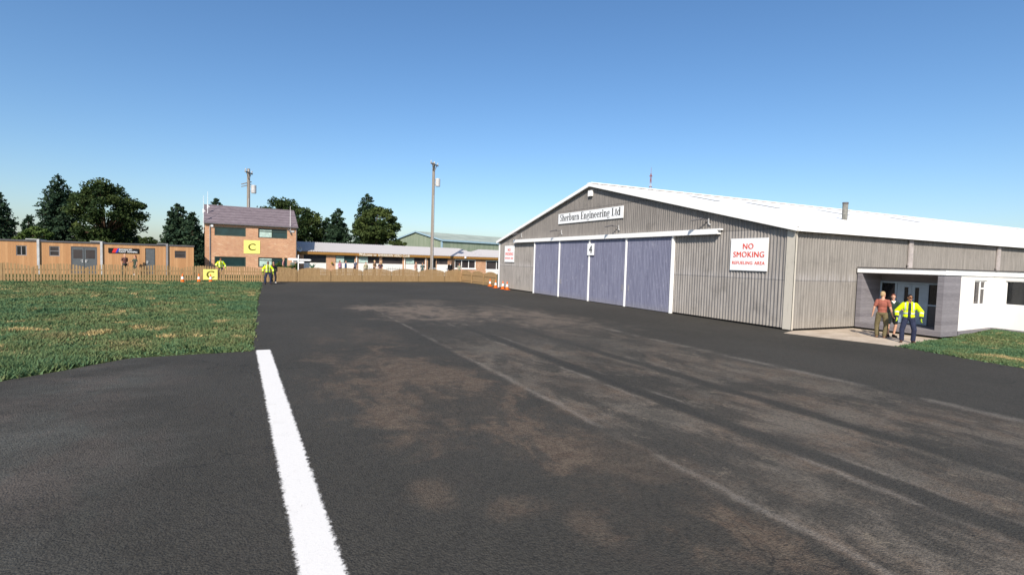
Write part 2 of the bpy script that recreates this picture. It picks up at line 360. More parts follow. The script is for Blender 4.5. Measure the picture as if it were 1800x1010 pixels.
    if hat: blob('cap', [('ell', hd((0, .0, 1.76)), (.085, .105, .06), Rz), ('ell', hd((0, -.1, 1.745)), (.06, .06, .014), Rz)], .011, flat('cap_'+hat, hat, .7, .2), root, 1)
    e = .016
    # trousers / shorts
    tr = [('ell', (0, .005, .96), (.16*b+e, .118*b+e, .12))]
    for i in (0, 1):
        tr += [('cap', hip[i], .09+e, kn[i].lerp(hip[i], .25 if legs == 'short' else 0), .07+e)]
        if legs == 'long': tr += [('cap', kn[i], .066+e, an[i]+V((0, 0, .03)), .062+e)]
    if legs == 'skirt': tr += [('ell', (0, 0, .78), (.17, .15, .26))]
    blob('trousers' if legs == 'long' else ('skirt' if legs == 'skirt' else 'shorts'), tr, vox, flat('cloth_'+bottom, bottom, .85, .25, 8), root, 3)
    # top
    e = .042 if hivis else .017
    tp = [('ell', (0, .005, 1.3), (.165*b+e, .105*b+e, .19)), ('ell', (0, 0, 1.12), (.145*b+e, .105*b+e, .17)), ('ell', (0, .005, 1.0), (.152*b+e, .112*b+e, .1)),
          ('cap', (-.11*b, .01, 1.44), .062+e*.4, (.11*b, .01, 1.44), .062+e*.4)]
    for i in (0, 1):
        tp += [('cap', sh[i]-V((0, 0, .01)), .06+e*.55, el[i].lerp(sh[i], .0 if sleeves == 'long' else .35), .05+e*.8)]
        if sleeves == 'long': tp += [('cap', el[i], .05+e*.7, wr[i].lerp(el[i], .12), .038+e*.5)]
    if hivis:
        tp += [('cap', (-.07, .04, 1.5), .045, (.07, .04, 1.5), .045), ('cap', (-.075, -.02, 1.5), .04, (-.06, -.09, 1.4), .03), ('cap', (.075, -.02, 1.5), .04, (.06, -.09, 1.4), .03)]
        MY = flat('fluorescent_yellow_fabric', '#d8f000', .7, .12, 6); MG = flat('silver_reflective_tape', '#b9bcc0', .4, .1); MN = flat('navy_shirt', '#2a2f3d', .85, .2)
        def asj(c):
            if abs(c.x) < .042+.02*(1.5-c.z) and c.y < -.02 and c.z < 1.56: return 2
            if abs(c.z-1.11) < .028 and abs(c.x) < .21*b: return 1
            if 1.2 < c.z < 1.52 and abs(abs(c.x)-.125) < .02 and c.y < 0: return 1
            for i in (0, 1):
                d = (wr[i]-el[i]).normalized()
                if abs((V(c)-el[i]).dot(d)-.06) < .025 and (V(c)-el[i]).length < .14 and abs(c.x) > .2: return 1
                if (V(c)-wr[i]).dot(d) > -.075 and (V(c)-wr[i]).length < .2 and abs(c.x) > .2: return 2
            return 0
        blob('jacket', tp, vox, [MY, MG, MN], root, 2, asj)
    else:
        blob('shirt' if sleeves == 'short' else 'jumper', tp, vox, flat('cloth_'+top, top, .85, .25, 8), root, 3)
    if collar: blob('collar', [('cap', (-.05, -.05, 1.5), .03, (0, -.085, 1.42), .02), ('cap', (.05, -.05, 1.5), .03, (0, -.085, 1.42), .02)], .011, flat('collar_'+collar, collar, .8, .1), root, 1)
    for i in (0, 1):
        blob('shoe', [('cap', an[i]-V((0, -.03, .03)), .052, toe[i]+V((0, 0, .01)), .045), ('cap', an[i], .05, an[i]+V((0, 0, .06 if hivis else .0)), .055)], max(vox, .012), flat('shoe_'+shoes, shoes, .6, .2), root, 2)
    if glasses:
        g = MB(); g.cur = 0
        for sx in (-1, 1): g.lathe([(.0, -.004), (.026, -.004), (.026, .004), (0, .004)], (0, 0, 0), 12)
        g.v = []; g.f = []; g.mi = []
        for sx in (-1, 1):
            g.box(sx*.034-.028, sx*.034+.028, -.112, -.09, 1.682, 1.72); g.bar((sx*.062, -.095, 1.712), (sx*.082, .01, 1.70), .006, .01)
        g.box(-.01, .01, -.112, -.1, 1.705, 1.715)
        o = g.build('sunglasses', flat('dark_lens', '#0e0e10', .15, .05, spec=.6), root); o.rotation_euler = (0, 0, look)
    return root

# ------------------------------------------------------------------ ground, apron, marking
FR = math.atan2(.1707, .9853); UF = Vector((.9853, .1707, 0)); NF = Vector((-.1707, .9853, 0)); F0 = Vector((0, 52.75, 0))
def FL(s, t, z=0): return F0+UF*s+NF*t+Vector((0, 0, z))
def sstep(x, a, b):
    u = np.clip((np.asarray(x, float)-a)/(b-a), 0, 1); return u*u*(3-2*u)
def gh(x, y):
    t = -.1707*np.asarray(x)+.9853*(np.asarray(y)-52.75)
    z = .38*sstep(t, .5, 3.5)+.31*sstep(x, 23.6, 28.5)*sstep(y, 6.0, 10.9)
    return z
def mat_ground():
    k = NT('turf_ground', .95, .1); p = k.pos(); n1 = k.noise(p, .35, 8, .7); n2 = k.noise(p, 2.5, 6, .7); n3 = k.noise(p, 30, 3, .7)
    c = k.mix(k.ramp(n1, .35, .65), (.040, .060, .018, 1), (.075, .085, .03, 1)); c = k.mix(k.ramp(n2, .55, .8, 0, .6), c, (.13, .11, .05, 1)); c = k.mix(k.ramp(n3, .4, .7, 0, .4), c, (.03, .045, .015, 1))
    k.color(c); k.bump(n3, .5, .03); return k.m
xs = np.concatenate([[-5000, -2000, -700, -250, -120, -60], np.linspace(-34, 44, 157), [60, 90, 150, 300, 800, 2000, 5000]])
ys = np.concatenate([[-3000, -600, -150, -50], np.linspace(-14, 74, 177), [90, 130, 200, 400, 900, 2500, 7000]])
gx, gy = np.meshgrid(xs, ys); gz = gh(gx, gy)
nv = gx.size; W_ = len(xs); idx = np.arange(nv).reshape(gx.shape)
qf = np.stack([idx[:-1, :-1], idx[:-1, 1:], idx[1:, 1:], idx[1:, :-1]], -1).reshape(-1, 4)
tag(np_mesh('ground', np.stack([gx.ravel(), gy.ravel(), gz.ravel()], 1), qf, mat_ground(), nper=4), kind='structure')

def mat_asphalt():
    k = NT('worn_asphalt', .88, .22); p = k.pos(); x, y, z = k.xyz(p)
    w = k.math('MULTIPLY', k.math('SUBTRACT', k.noise(p, .8, 5, .6), .5), .34); xx = k.math('ADD', x, w)
    streak = k.noise(k.map(p, (1.4, .4, 1)), 1.2, 10, .72); patch = k.noise(k.map(p, (1, .55, 1)), .75, 12, .74, .3); fine = k.noise(p, 26, 5, .8); mid = k.noise(p, 4, 9, .75)
    hue = k.noise(k.map(p, (1, .6, 1), loc=(7, 3, 0)), .9, 6, .65); grit = k.n('TexVoronoi', Vector=p, Scale=46.).outputs[0]; chip = k.n('TexVoronoi', Vector=p, Scale=17.).outputs[0]
    base = k.mix(k.ramp(k.noise(p, .16, 6, .6), .35, .65), (.050, .0455, .037, 1), (.068, .062, .0515, 1))
    base = k.mix(k.ramp(mid, .38, .66, 0, .6), base, (.070, .063, .050, 1)); base = k.mix(k.ramp(patch, .5, .68, 0, .45), base, k.mix(k.ramp(hue, .4, .6), (.082, .064, .051, 1), (.073, .070, .056, 1)))
    def band(a, b, s=.1): return k.math('MULTIPLY', k.ramp(xx, a-s, a+s), k.ramp(xx, b-s, b+s, 1, 0))
    def add(*a):
        r = a[0]
        for q in a[1:]: r = k.math('ADD', r, q)
        return r
    mixn = k.math('ADD', k.math('MULTIPLY', streak, .22), k.math('MULTIPLY', patch, .78))
    bands = add(k.math('MULTIPLY', band(4.75, 6.7), 1.), k.math('MULTIPLY', band(7.15, 8.65), .95), k.math('MULTIPLY', band(9.05, 12.2), .8))
    yf = k.math('MULTIPLY', k.ramp(k.math('ADD', y, k.math('MULTIPLY', patch, 8.)), 15, 24, 1, .0), 1.)
    worn = k.math('MULTIPLY', k.math('MULTIPLY', bands, yf), k.math('MULTIPLY', k.ramp(mixn, .43, .56, .12, 1.), k.ramp(k.noise(k.map(p, (1, .6, 1), loc=(2, 9, 0)), .45, 4, .6), .36, .56, .35, 1.)))
    tone = k.mix(k.ramp(hue, .38, .62), (.168, .116, .077, 1), (.178, .149, .114, 1))
    c = k.mix(k.math('MULTIPLY', worn, .9), base, k.mix(k.ramp(mid, .3, .72, 0, .8), tone, (.215, .182, .146, 1)))
    c = k.mix(k.math('MULTIPLY', k.math('MULTIPLY', bands, yf), k.ramp(k.noise(p, 2.2, 8, .75), .58, .66, 0, .55)), c, (.25, .205, .15, 1))
    # pale grit that collects along the old lane joints
    def line(a, wd, lo, hi): return k.math('MULTIPLY', k.ramp(k.math('ABSOLUTE', k.math('SUBTRACT', k.math('ADD', xx, k.math('MULTIPLY', k.math('SUBTRACT', mid, .5), .2)), a)), 0, wd, 1, 0), k.ramp(k.noise(k.map(p, (.4, .35, 1), loc=(a, 0, 0)), 1.2, 5, .6), lo, hi))
    ed = add(line(4.84, .11, .40, .55), k.math('MULTIPLY', line(6.62, .10, .46, .6), .9), k.math('MULTIPLY', line(7.2, .09, .46, .58), .8), line(12.25, .26, .44, .56), k.math('MULTIPLY', line(9.2, .12, .55, .7), .7))
    c = k.mix(k.math('MULTIPLY', k.math('MULTIPLY', ed, .5), k.ramp(y, 20, 34, 1, 0)), c, (.27, .235, .195, 1))
    dk = add(line(6.9, .15, .3, .5), k.math('MULTIPLY', line(8.87, .12, .42, .6), .6)); c = k.mix(k.math('MULTIPLY', k.math('MULTIPLY', dk, .85), k.math('MULTIPLY', k.math('MULTIPLY', k.ramp(y, 14, 26, 1, .2), k.ramp(y, 3.5, 7.5, .25, 1)), k.ramp(patch, .36, .62, 1, .3))), c, (.046, .042, .036, 1))
    # brown blotches between the edge marking and the worn lanes
    def blot(cx, cy, rx, ry, ang=0):
        q = k.map(p, (1/rx, 1/ry, 1), loc=(-cx/rx, -cy/ry, 0)); g = k.n('VectorMath', {'operation': 'LENGTH'}, _0=k.n('VectorMath', {'operation': 'MULTIPLY'}, _0=q, _1=(1, 1, 0)).outputs[0]).outputs['Value']
        return k.ramp(k.math('ADD', g, k.math('MULTIPLY', k.math('SUBTRACT', k.noise(p, .9, 10, .74, .6), .5), 3.4)), .3, 1.35, 1, 0)
    br = add(k.math('MULTIPLY', blot(2.7, 11.0, 1.7, 3.6), 1.), k.math('MULTIPLY', blot(4.0, 6.0, .9, 2.4), .5), k.math('MULTIPLY', blot(2.6, 17.5, 1.4, 2.5), .35), k.math('MULTIPLY', blot(3.6, 8.4, .8, 2.8), .9), k.math('MULTIPLY', blot(1.7, 5.5, .28, .4), .5), k.math('MULTIPLY', blot(2.4, 4.85, .4, .3), .55), k.math('MULTIPLY', blot(4.1, 3.4, .5, .6), .8), k.math('MULTIPLY', blot(3.4, 6.2, .5, .9), .55), k.math('MULTIPLY', blot(2.9, 4.2, .2, .3), .45))
    br = k.math('MULTIPLY', br, k.ramp(patch, .42, .56, .12, 1))
    c = k.mix(k.math('MINIMUM', br, .8), c, k.mix(k.ramp(mid, .3, .7), (.118, .080, .055, 1), (.185, .140, .098, 1)))
    # far repaired area in front of the hangar doors
    fp = k.math('MULTIPLY', add(blot(7.0, 24.5, 2.6, 4.2), k.math('MULTIPLY', blot(11.2, 21.5, 2.2, 5.5), .7), k.math('MULTIPLY', blot(4.6, 27, 1.3, 1.2), .8), k.math('MULTIPLY', blot(8.5, 30, 1.6, 2), .45)), k.ramp(mixn, .41, .54, .15, 1.))
    c = k.mix(k.math('MINIMUM', k.math('MULTIPLY', fp, 1.), .9), c, k.mix(k.ramp(mid, .3, .7), (.17, .128, .095, 1), (.25, .20, .155, 1)))
    # pale flecks of old paint far out
    fl = k.math('MULTIPLY', k.ramp(k.noise(k.map(p, (.5, 1.6, 1)), 1.5, 6, .7), .62, .70), k.math('MULTIPLY', k.ramp(y, 24, 30), k.ramp(y, 44, 50, 1, 0)))
    c = k.mix(k.math('MULTIPLY', fl, .5), c, (.17, .16, .14, 1))
    # greyer, dustier lane on the left of the marking
    lf = k.math('MULTIPLY', k.ramp(x, -.6, -3.0), k.ramp(k.noise(k.map(p, (.5, 1, 1)), .55, 7, .66), .38, .62, .0, 1.)); c = k.mix(k.math('MULTIPLY', lf, .75), c, k.mix(k.ramp(hue, .4, .6), (.128, .106, .088, 1), (.112, .110, .094, 1)))
    c = k.mix(k.math('MULTIPLY', k.math('ADD', blot(-3.3, 7.9, 2.0, 1.7), k.math('MULTIPLY', blot(-2.2, 5.0, 1.0, 1.0), .6)), .42), c, k.mix(k.ramp(hue, .4, .6), (.135, .112, .092, 1), (.118, .116, .1, 1)))
    c = k.mix(k.ramp(fine, .42, .66, .0, .8), c, k.mix(.72, c, (.008, .008, .008, 1))); c = k.mix(k.ramp(grit, .05, .4, .5, 0), c, k.mix(.45, c, (.17, .165, .15, 1))); c = k.mix(k.ramp(chip, .0, .16, .55, 0), c, k.mix(.3, c, (.24, .23, .21, 1)))
    crk = k.n('TexVoronoi', {'feature': 'DISTANCE_TO_EDGE'}, Vector=k.n('VectorMath', {'operation': 'ADD'}, _0=p, _1=k.n('TexNoise', Vector=p, Scale=1.6, Detail=5.).outputs[1]).outputs[0], Scale=.22).outputs[0]
    c = k.mix(k.math('MULTIPLY', k.ramp(crk, .0, .006, .55, 0), k.ramp(k.noise(p, .5, 3), .48, .58)), c, (.016, .016, .015, 1))
    k.color(c); hb = k.math('ADD', fine, k.math('MULTIPLY', grit, -.6)); k.bump(hb, .7, .03); return k.m
def rough_poly(pts, step, amp, seed, fq=1.3):
    r = random.Random(seed); out = []
    for (a, b, j) in [(Vector(p[:2]), Vector(q[:2]), p[2]) for p, q in zip(pts, pts[1:]+pts[:1])]:
        n = max(1, int((b-a).length/step)) if j else 1; d = (b-a).normalized(); nn = Vector((-d.y, d.x))
        for i in range(n):
            o = 0 if not j else (mnoise.noise(Vector(((a+(b-a)*i/n).x*fq, (a+(b-a)*i/n).y*fq, seed)))*amp*2+r.uniform(-amp, amp)*.6)
            out.append(a+(b-a)*i/n+nn*(o if i else 0))
    return out
def sheet(name, pts, z, mat, step=.25, amp=.03, seed=1, kind='structure', fq=1.3):
    pl = rough_poly(pts, step, amp, seed, fq); bm = bmesh.new(); vs = [bm.verts.new((p.x, p.y, z)) for p in pl]; f = bm.faces.new(vs); bm.normal_update()
    if f.normal.z < 0: f.normal_flip()
    bmesh.ops.triangulate(bm, faces=[f]); me = bpy.data.meshes.new(name); bm.to_mesh(me); bm.free(); me.materials.append(mat); o = bpy.data.objects.new(name, me); COL.objects.link(o)
    return tag(o, kind=kind)
fa = FL(-.25, -.12); fb = FL(20.7, -.12)
sheet('apron', [(-.30, 15.35, 1), (-.36, 34, 1), (fa.x, fa.y, 0), (fb.x, fb.y, 0), (20.25, 46, 0), (19.95, 45, 0), (19.95, 14.7, 0), (18.9, 14.3, 1), (19.95, 10.6, 1), (19.2, 7.0, 1), (18.6, 3, 0), (18, -12, 0), (-22, -12, 0), (-13, 3, 0), (-7.8, 9.3, 1), (-4.6, 13.0, 1), (-2.9, 15.05, 1)], .012, mat_asphalt(), .22, .035, 3)
k = NT('worn_white_line_paint', .75, .25); p = k.pos(); x_, y_, z_ = k.xyz(p); f1 = k.noise(p, 34, 6, .78); f2 = k.noise(p, 2.5, 7, .72); f3 = k.noise(p, 12, 4, .7)
c_ = k.mix(k.ramp(f1, .55, .72, 0, .4), (.78, .745, .69, 1), (.42, .395, .36, 1)); k.color(k.mix(k.ramp(f2, .54, .74, 0, .35), c_, (.55, .51, .45, 1))); k.bump(f1, .6, .006)
mid_l = k.math('MULTIPLY_ADD', y_, -.0438, .6215); de = k.math('SUBTRACT', .19, k.math('ABSOLUTE', k.math('SUBTRACT', x_, mid_l)))
fray = k.math('ADD', de, k.math('ADD', k.math('MULTIPLY', k.math('SUBTRACT', f3, .5), .11), k.math('MULTIPLY', k.math('SUBTRACT', f1, .5), .11)))
op = k.math('MULTIPLY', k.ramp(fray, -.005, .04), k.ramp(k.math('ADD', k.math('MULTIPLY', f1, .6), k.math('MULTIPLY', f2, .4)), .60, .68, 1, .25))
k.put(k.b.inputs['Alpha'], op)
sheet('line_marking', [(-.265, 15.43, 0), (.155, 15.43, 0), (1.094, -6, 0), (.674, -6, 0)], .017, k.m, 5, 0, 5)
M_SAND = NT('sandy_concrete', .9, .15); p = M_SAND.pos(); M_SAND.color(M_SAND.mix(M_SAND.ramp(M_SAND.noise(p, 1.1, 8, .7), .35, .7), (.42, .335, .25, 1), (.60, .505, .40, 1)))
sheet('forecourt', [(18.9, 14.3, 0), (19.6, 14.72, 0), (24.4, 14.72, 0), (24.4, 11.5, 1), (22.9, 11.0, 1), (21.3, 10.7, 1), (19.9, 10.45, 0)], .008, M_SAND.m, .25, .05, 8)
a, b, c, d = FL(-4.1, -.9), FL(-.3, -.9), FL(-.3, -.05), FL(-4.1, -.05)
sheet('concrete_strip', [(a.x, a.y, 1), (b.x, b.y, 0), (c.x, c.y, 0), (d.x, d.y, 0)], .02, M_CONC, .3, .04, 9)

# grass: many small bent blades, clumped (nobody could count it)
def vnoise(x, y, f, seed):
    r = np.random.default_rng(seed); G = r.random((256, 256)); u = x*f+1000.; v = y*f+1000.; i = np.floor(u).astype(int); j = np.floor(v).astype(int); a = u-i; b = v-j
    a = a*a*(3-2*a); b = b*b*(3-2*b); g = lambda p, q: G[p % 256, q % 256]
    return g(i, j)*(1-a)*(1-b)+g(i+1, j)*a*(1-b)+g(i, j+1)*(1-a)*b+g(i+1, j+1)*a*b
def in_poly(x, y, P):
    ins = np.zeros(x.shape, bool)
    for (x0, y0), (x1, y1) in zip(P, P[1:]+P[:1]):
        c = ((y0 > y) != (y1 > y)) & (x < (x1-x0)*(y-y0)/(y1-y0+1e-9)+x0); ins ^= c
    return ins
def mat_blades():
    k = NT('grass_blades', .75, .2); t = k.n('Attribute', {'attribute_name': 'tint'}).outputs['Fac']
    cr = k.n('ValToRGB', Fac=t); e = cr.color_ramp.elements
    e[0].position = 0; e[0].color = (.046, .105, .050, 1); e[1].position = 1; e[1].color = (.50, .38, .17, 1)
    for ps, cc in ((.28, (.092, .17, .080, 1)), (.50, (.140, .19, .075, 1)), (.70, (.19, .19, .085, 1)), (.82, (.33, .27, .13, 1))): q = e.new(ps); q.color = cc
    k.color(cr.outputs[0]); tr = k.n('BsdfTranslucent', Color=cr.outputs[0]).outputs[0]; mx = k.n('MixShader', _0=.18)
    k.t.links.new(k.b.outputs[0], mx.inputs[1]); k.t.links.new(tr, mx.inputs[2]); k.t.links.new(mx.outputs[0], k.t.nodes['Material Output'].inputs[0]); return k.m
M_BLADE = mat_blades()
def grass(poly, n, seed, hmax, d0):
    r = np.random.default_rng(seed); P = np.array(poly); mn = P.min(0); mx = P.max(0)
    x = r.uniform(mn[0], mx[0], n*4); y = r.uniform(mn[1], mx[1], n*4); dist = np.hypot(x, y)
    cl = .55*vnoise(x, y, 1.1, seed)+.3*vnoise(x, y, 2.6, seed+1)+.25*vnoise(x, y, .35, seed+2)
    keep = in_poly(x, y, poly) & (r.random(x.size) < np.clip((d0/dist)**1.25, 0, 1)) & (r.random(x.size) < .15+1.7*np.clip(cl-.32, 0, 1))
    x = x[keep][:n]; y = y[keep][:n]; cl = cl[keep][:n]; dist = dist[keep][:n]; m = x.size
    x = x+r.normal(0, .09, m); y = y+r.normal(0, .09, m); h = hmax*(.22+1.5*np.clip(cl-.3, 0, .7))*r.uniform(.6, 1.3, m); w = (.012+.0011*dist)*r.uniform(.7, 1.4, m); a = r.uniform(0, 2*PI, m); b = r.uniform(0, 2*PI, m); ln = h*r.uniform(.3, 1.2, m)
    z = gh(x, y); ca, sa = np.cos(a)*w, np.sin(a)*w
    v0 = np.stack([x-ca, y-sa, z-.01], 1); v1 = np.stack([x+ca, y+sa, z-.01], 1); v2 = np.stack([x+np.cos(b)*ln, y+np.sin(b)*ln, z+h], 1)
    V = np.stack([v0, v1, v2], 1).reshape(-1, 3); F = np.arange(m*3).reshape(-1, 3)
    big = vnoise(x, y, .22, seed+5); mid = vnoise(x, y, .9, seed+6); fin = vnoise(x, y, 3.5, seed+7)
    t = -.04+.34*big+.34*mid+.24*fin+r.normal(0, .09, m); t = np.where((vnoise(x, y, 1.3, seed+8) > .83) & (cl > .42), t+.38, t); t = np.clip(t, 0, 1)
    o = np_mesh('grass', V, F, M_BLADE, np.repeat(t, 3)); return tag(o, kind='stuff')
ga = FL(-24, -.1); gb_ = FL(-.6, -.9)
grass([(-.42, 15.5), (-.5, 34), (gb_.x, gb_.y), (FL(-4.3, -.9).x, FL(-4.3, -.9).y), (FL(-4.3, -.1).x, FL(-4.3, -.1).y), (ga.x, ga.y), (-26, 40), (-22, 20), (-8.2, 8.9), (-4.75, 13.1), (-3.0, 15.2)], 460000, 21, .145, 17)
grass([(19.95, 10.5), (21.3, 10.78), (22.8, 11.05), (24.0, 11.35), (24.0, 11.2), (28.2, 11.2), (28.2, 4), (18.9, 4), (19.35, 7.0)], 90000, 45, .085, 19)

# ------------------------------------------------------------------ hangar
HX, HY, HW, HE, HR = 19.83, 14.68, 30.4, 4.22, 7.74; HL = 70.; HM = HY+HW/2
hg = thing('hangar', 'large grey corrugated hangar with blue sliding doors and white roof', 'hangar', (HX, HY, 0))
def corr(mb, u0, u1, zb, zt, pitch, amp, P, nseg=8):
    n = int((u1-u0)/pitch*nseg); prev = None
    for i in range(n+1):
        u = u0+(u1-u0)*i/n; o = amp*math.sin(2*PI*i/nseg); cur = (P(u, o, zb), P(u, o, zt(u)))
        if prev: mb.face([prev[0], cur[0], cur[1], prev[1]])
        prev = cur
rise = lambda u: HE+(HR-HE)*(1-abs(u-HW/2)/(HW/2))
m = MB(); corr(m, 0, HW, .1, rise, .172, .02, lambda u, o, z: (o, u, z)); m.build('front_wall', M_CLAD, hg, smooth=True)
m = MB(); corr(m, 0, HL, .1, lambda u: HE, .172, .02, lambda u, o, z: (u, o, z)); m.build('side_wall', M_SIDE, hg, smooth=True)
m = MB(); m.face([(.1, HW, 0), (HL, HW, 0), (HL, HW, HE), (.1, HW, HE)]); m.face([(HL, 0, 0), (HL, HW, 0), (HL, HW, HE), (HL, HW/2, HR), (HL, 0, HE)]); m.build('rear_wall', M_CLAD, hg)
m = MB(); m.box(.09, HL-.1, .09, HW-.1, .0, .16); m.build('foot_gap_shade', flat('dark_gap_shade', '#2a2826', .9, .2), hg)  # recessed near-black block, its colour stands in for the shadow gap under the walls
def roof_slope(sgn):
    m = MB(); pitch = .33; n = int((HL+.5)/pitch*4); y0 = HW/2-sgn*(HW/2+.18); k = (HR-HE)/(HW/2)
    prev = None
    for i in range(n+1):
        x = -.22+(HL+.4)*i/n; o = .02*max(0, math.sin(2*PI*i/4+.6))
        cur = [(x, y0, HE-.18*k+.15+o), (x, HW/2, HR+.16+o)]
        if prev: m.face([prev[0], cur[0], cur[1], prev[1]])
        prev = cur
    m.face([(-.2, y0, HE-.18*k+.03), (HL, y0, HE-.18*k+.03), (HL, HW/2, HR+.04), (-.2, HW/2, HR+.04)])
    return m.build('roof', M_ROOFW, hg)
roof_slope(1); roof_slope(-1)
for sgn in (-1, 1):
    y0 = HW/2+sgn*(HW/2+.2); k = (HR-HE)/(HW/2); m = MB()
    a = [(y0, HE-.2*k-.02), (HW/2, HR-.02), (HW/2, HR+.20), (y0, HE-.2*k+.20)]
    m.prism(a, 'x', -.26, -.20); m.build('barge_board', M_WHITE, hg)
m = MB(); m.box(-.27, HL, -.2, .2, 0, .02); m.v = []; m.f = []; m.mi = []
m.bar((-.24, HW/2, HR+.20), (HL, HW/2, HR+.20), .5, .05); m.build('ridge_cap', M_ROOFW, hg)
m = MB(); m.box(-.1, HL, -.27, -.13, HE-.07, HE+.10); m.box(.05, HL, -.065, -.04, HE-.02, HE+.02); m.build('gutter', M_WHITE, hg)
m = MB(); m.box(-.045, .31, -.045, .32, .06, HE-.02); m.v = []; m.f = []; m.mi = []
m.box(-.05, -.035, -.05, .36, .06, HE-.02); m.box(-.05, .06, -.05, -.035, .06, HE-.02); m.build('corner_flashing', M_CONC, hg)
m = MB(); m.box(-.05, -.035, HW-.3, HW+.05, .06, HE-.02); m.box(-.05, .06, HW+.03, HW+.05, .06, HE-.02); m.build('corner_flashing', M_WHITE, hg)
for u in (8.13, 16.4, 24.6, 32.9, 41.2): m = MB(); m.box(u-.16, u+.16, -.09, -.03, .1, HE-.09); m.box(u-.22, u-.16, -.11, -.06, 2.9, 3.0); m.build('pilaster', flat('weathered_pinkish_grey', '#b3a9a3', .8, .25, 2), hg)
# sliding doors, jambs, track
D0, DW, DH = 7.06, 3.975, 4.15
for i in range(4):
    m = MB(); u0 = D0+i*DW+.05; corr(m, u0, u0+DW-.1, .05, lambda u: DH, .12, .008, lambda u, o, z: (-.13+o, u, z), 6); m.box(-.12, -.06, u0, u0+DW-.1, .05, DH)
    d = m.build('sliding_door', M_DOOR, hg)
    q = MB(); q.box(-.16, -.135, u0+(.2 if i % 2 else DW-.4), u0+(.26 if i % 2 else DW-.34), 1.0, 1.35); q.build('handle', M_GREY, d)
for i in range(5): m = MB(); u = D0+i*DW; m.box(-.19, -.03, u-.052, u+.052, .03, DH+.02); m.build('door_post', M_WHITE, hg)
m = MB(); m.box(-.30, -.04, 3.92, 26.75, DH+.01, DH+.27); m.box(-.30, -.05, 3.78, 3.92, DH+.20, DH+.27); m.build('door_track', M_WHITE, hg)
m = MB(); m.box(-.16, -.03, HW/2-.2, HW/2+.24, 7.12-.05, 7.5-.05); m.build('gable_box', M_WHITE, hg)
for u, z in ((4.75, 4.86), (12.05, 4.88), (19.0, 4.86), (25.7, 4.84)):
    m = MB(); m.bar((-.03, u, z+.02), (-.6, u+.22, z+.06), .05, .05); o = m.build('floodlight', M_DGREY, hg)
    q = MB(); q.bar((-.42, u+.05, z+.08), (-.78, u+.4, z-.02), .2, .07); q.build('lamp_head', M_DGREY, o, bevel=.015)
    q = MB(); q.bar((-.055, u-.03, z+.1), (-.055, u-.03, z-.14), .05, .04); q.bar((-.055, u-.03, z-.14), (-.06, u-.15, z-.22), .06, .05); q.build('conduit', M_LGREY, o)
for x0, x1, y in ((6.0, 9.0, 10.2), (10.5, 14.5, 9.4), (18, 23, 9.4), (27, 33, 9.4)):
    k = (HR-HE)/(HW/2); zz = lambda y: HE+.20+y*k
    m = MB(); m.face([(x0, y, zz(y)), (x0+.9, y, zz(y)), (x0+.9, y+2.6, zz(y+2.6)), (x0, y+2.6, zz(y+2.6))]); m.build('roof_light', flat('grp_roof_light', '#d6d8d4', .5, .1), hg)
m = MB(); m.lathe([(.15, 0), (.15, 1.15), (.135, 1.2), (.135, 1.25), (.09, 1.25), (.0, 1.2)], (11.4, 5.32, 5.35), 14); fl_ = m.build('flue_pipe', flat('weathered_grey_flue', '#7b7972', .8, .3, 6), hg, smooth=False)
m = MB(); m.lathe([(.155, 1.18), (.165, 1.2), (.165, 1.29), (.1, 1.29)], (11.4, 5.32, 5.35), 14); m.build('flue_cap', M_DGREY, fl_)

# ------------------------------------------------------------------ signs
def board(name, label, w, h, loc, rot, mat, th=.03):
    m = MB(); m.box(-w/2, w/2, -th, 0, -h/2, h/2); o = m.build(name, mat, None, bevel=.004); o.location = loc; o.rotation_euler = (0, 0, rot); tag(o, label, 'sign'); return o
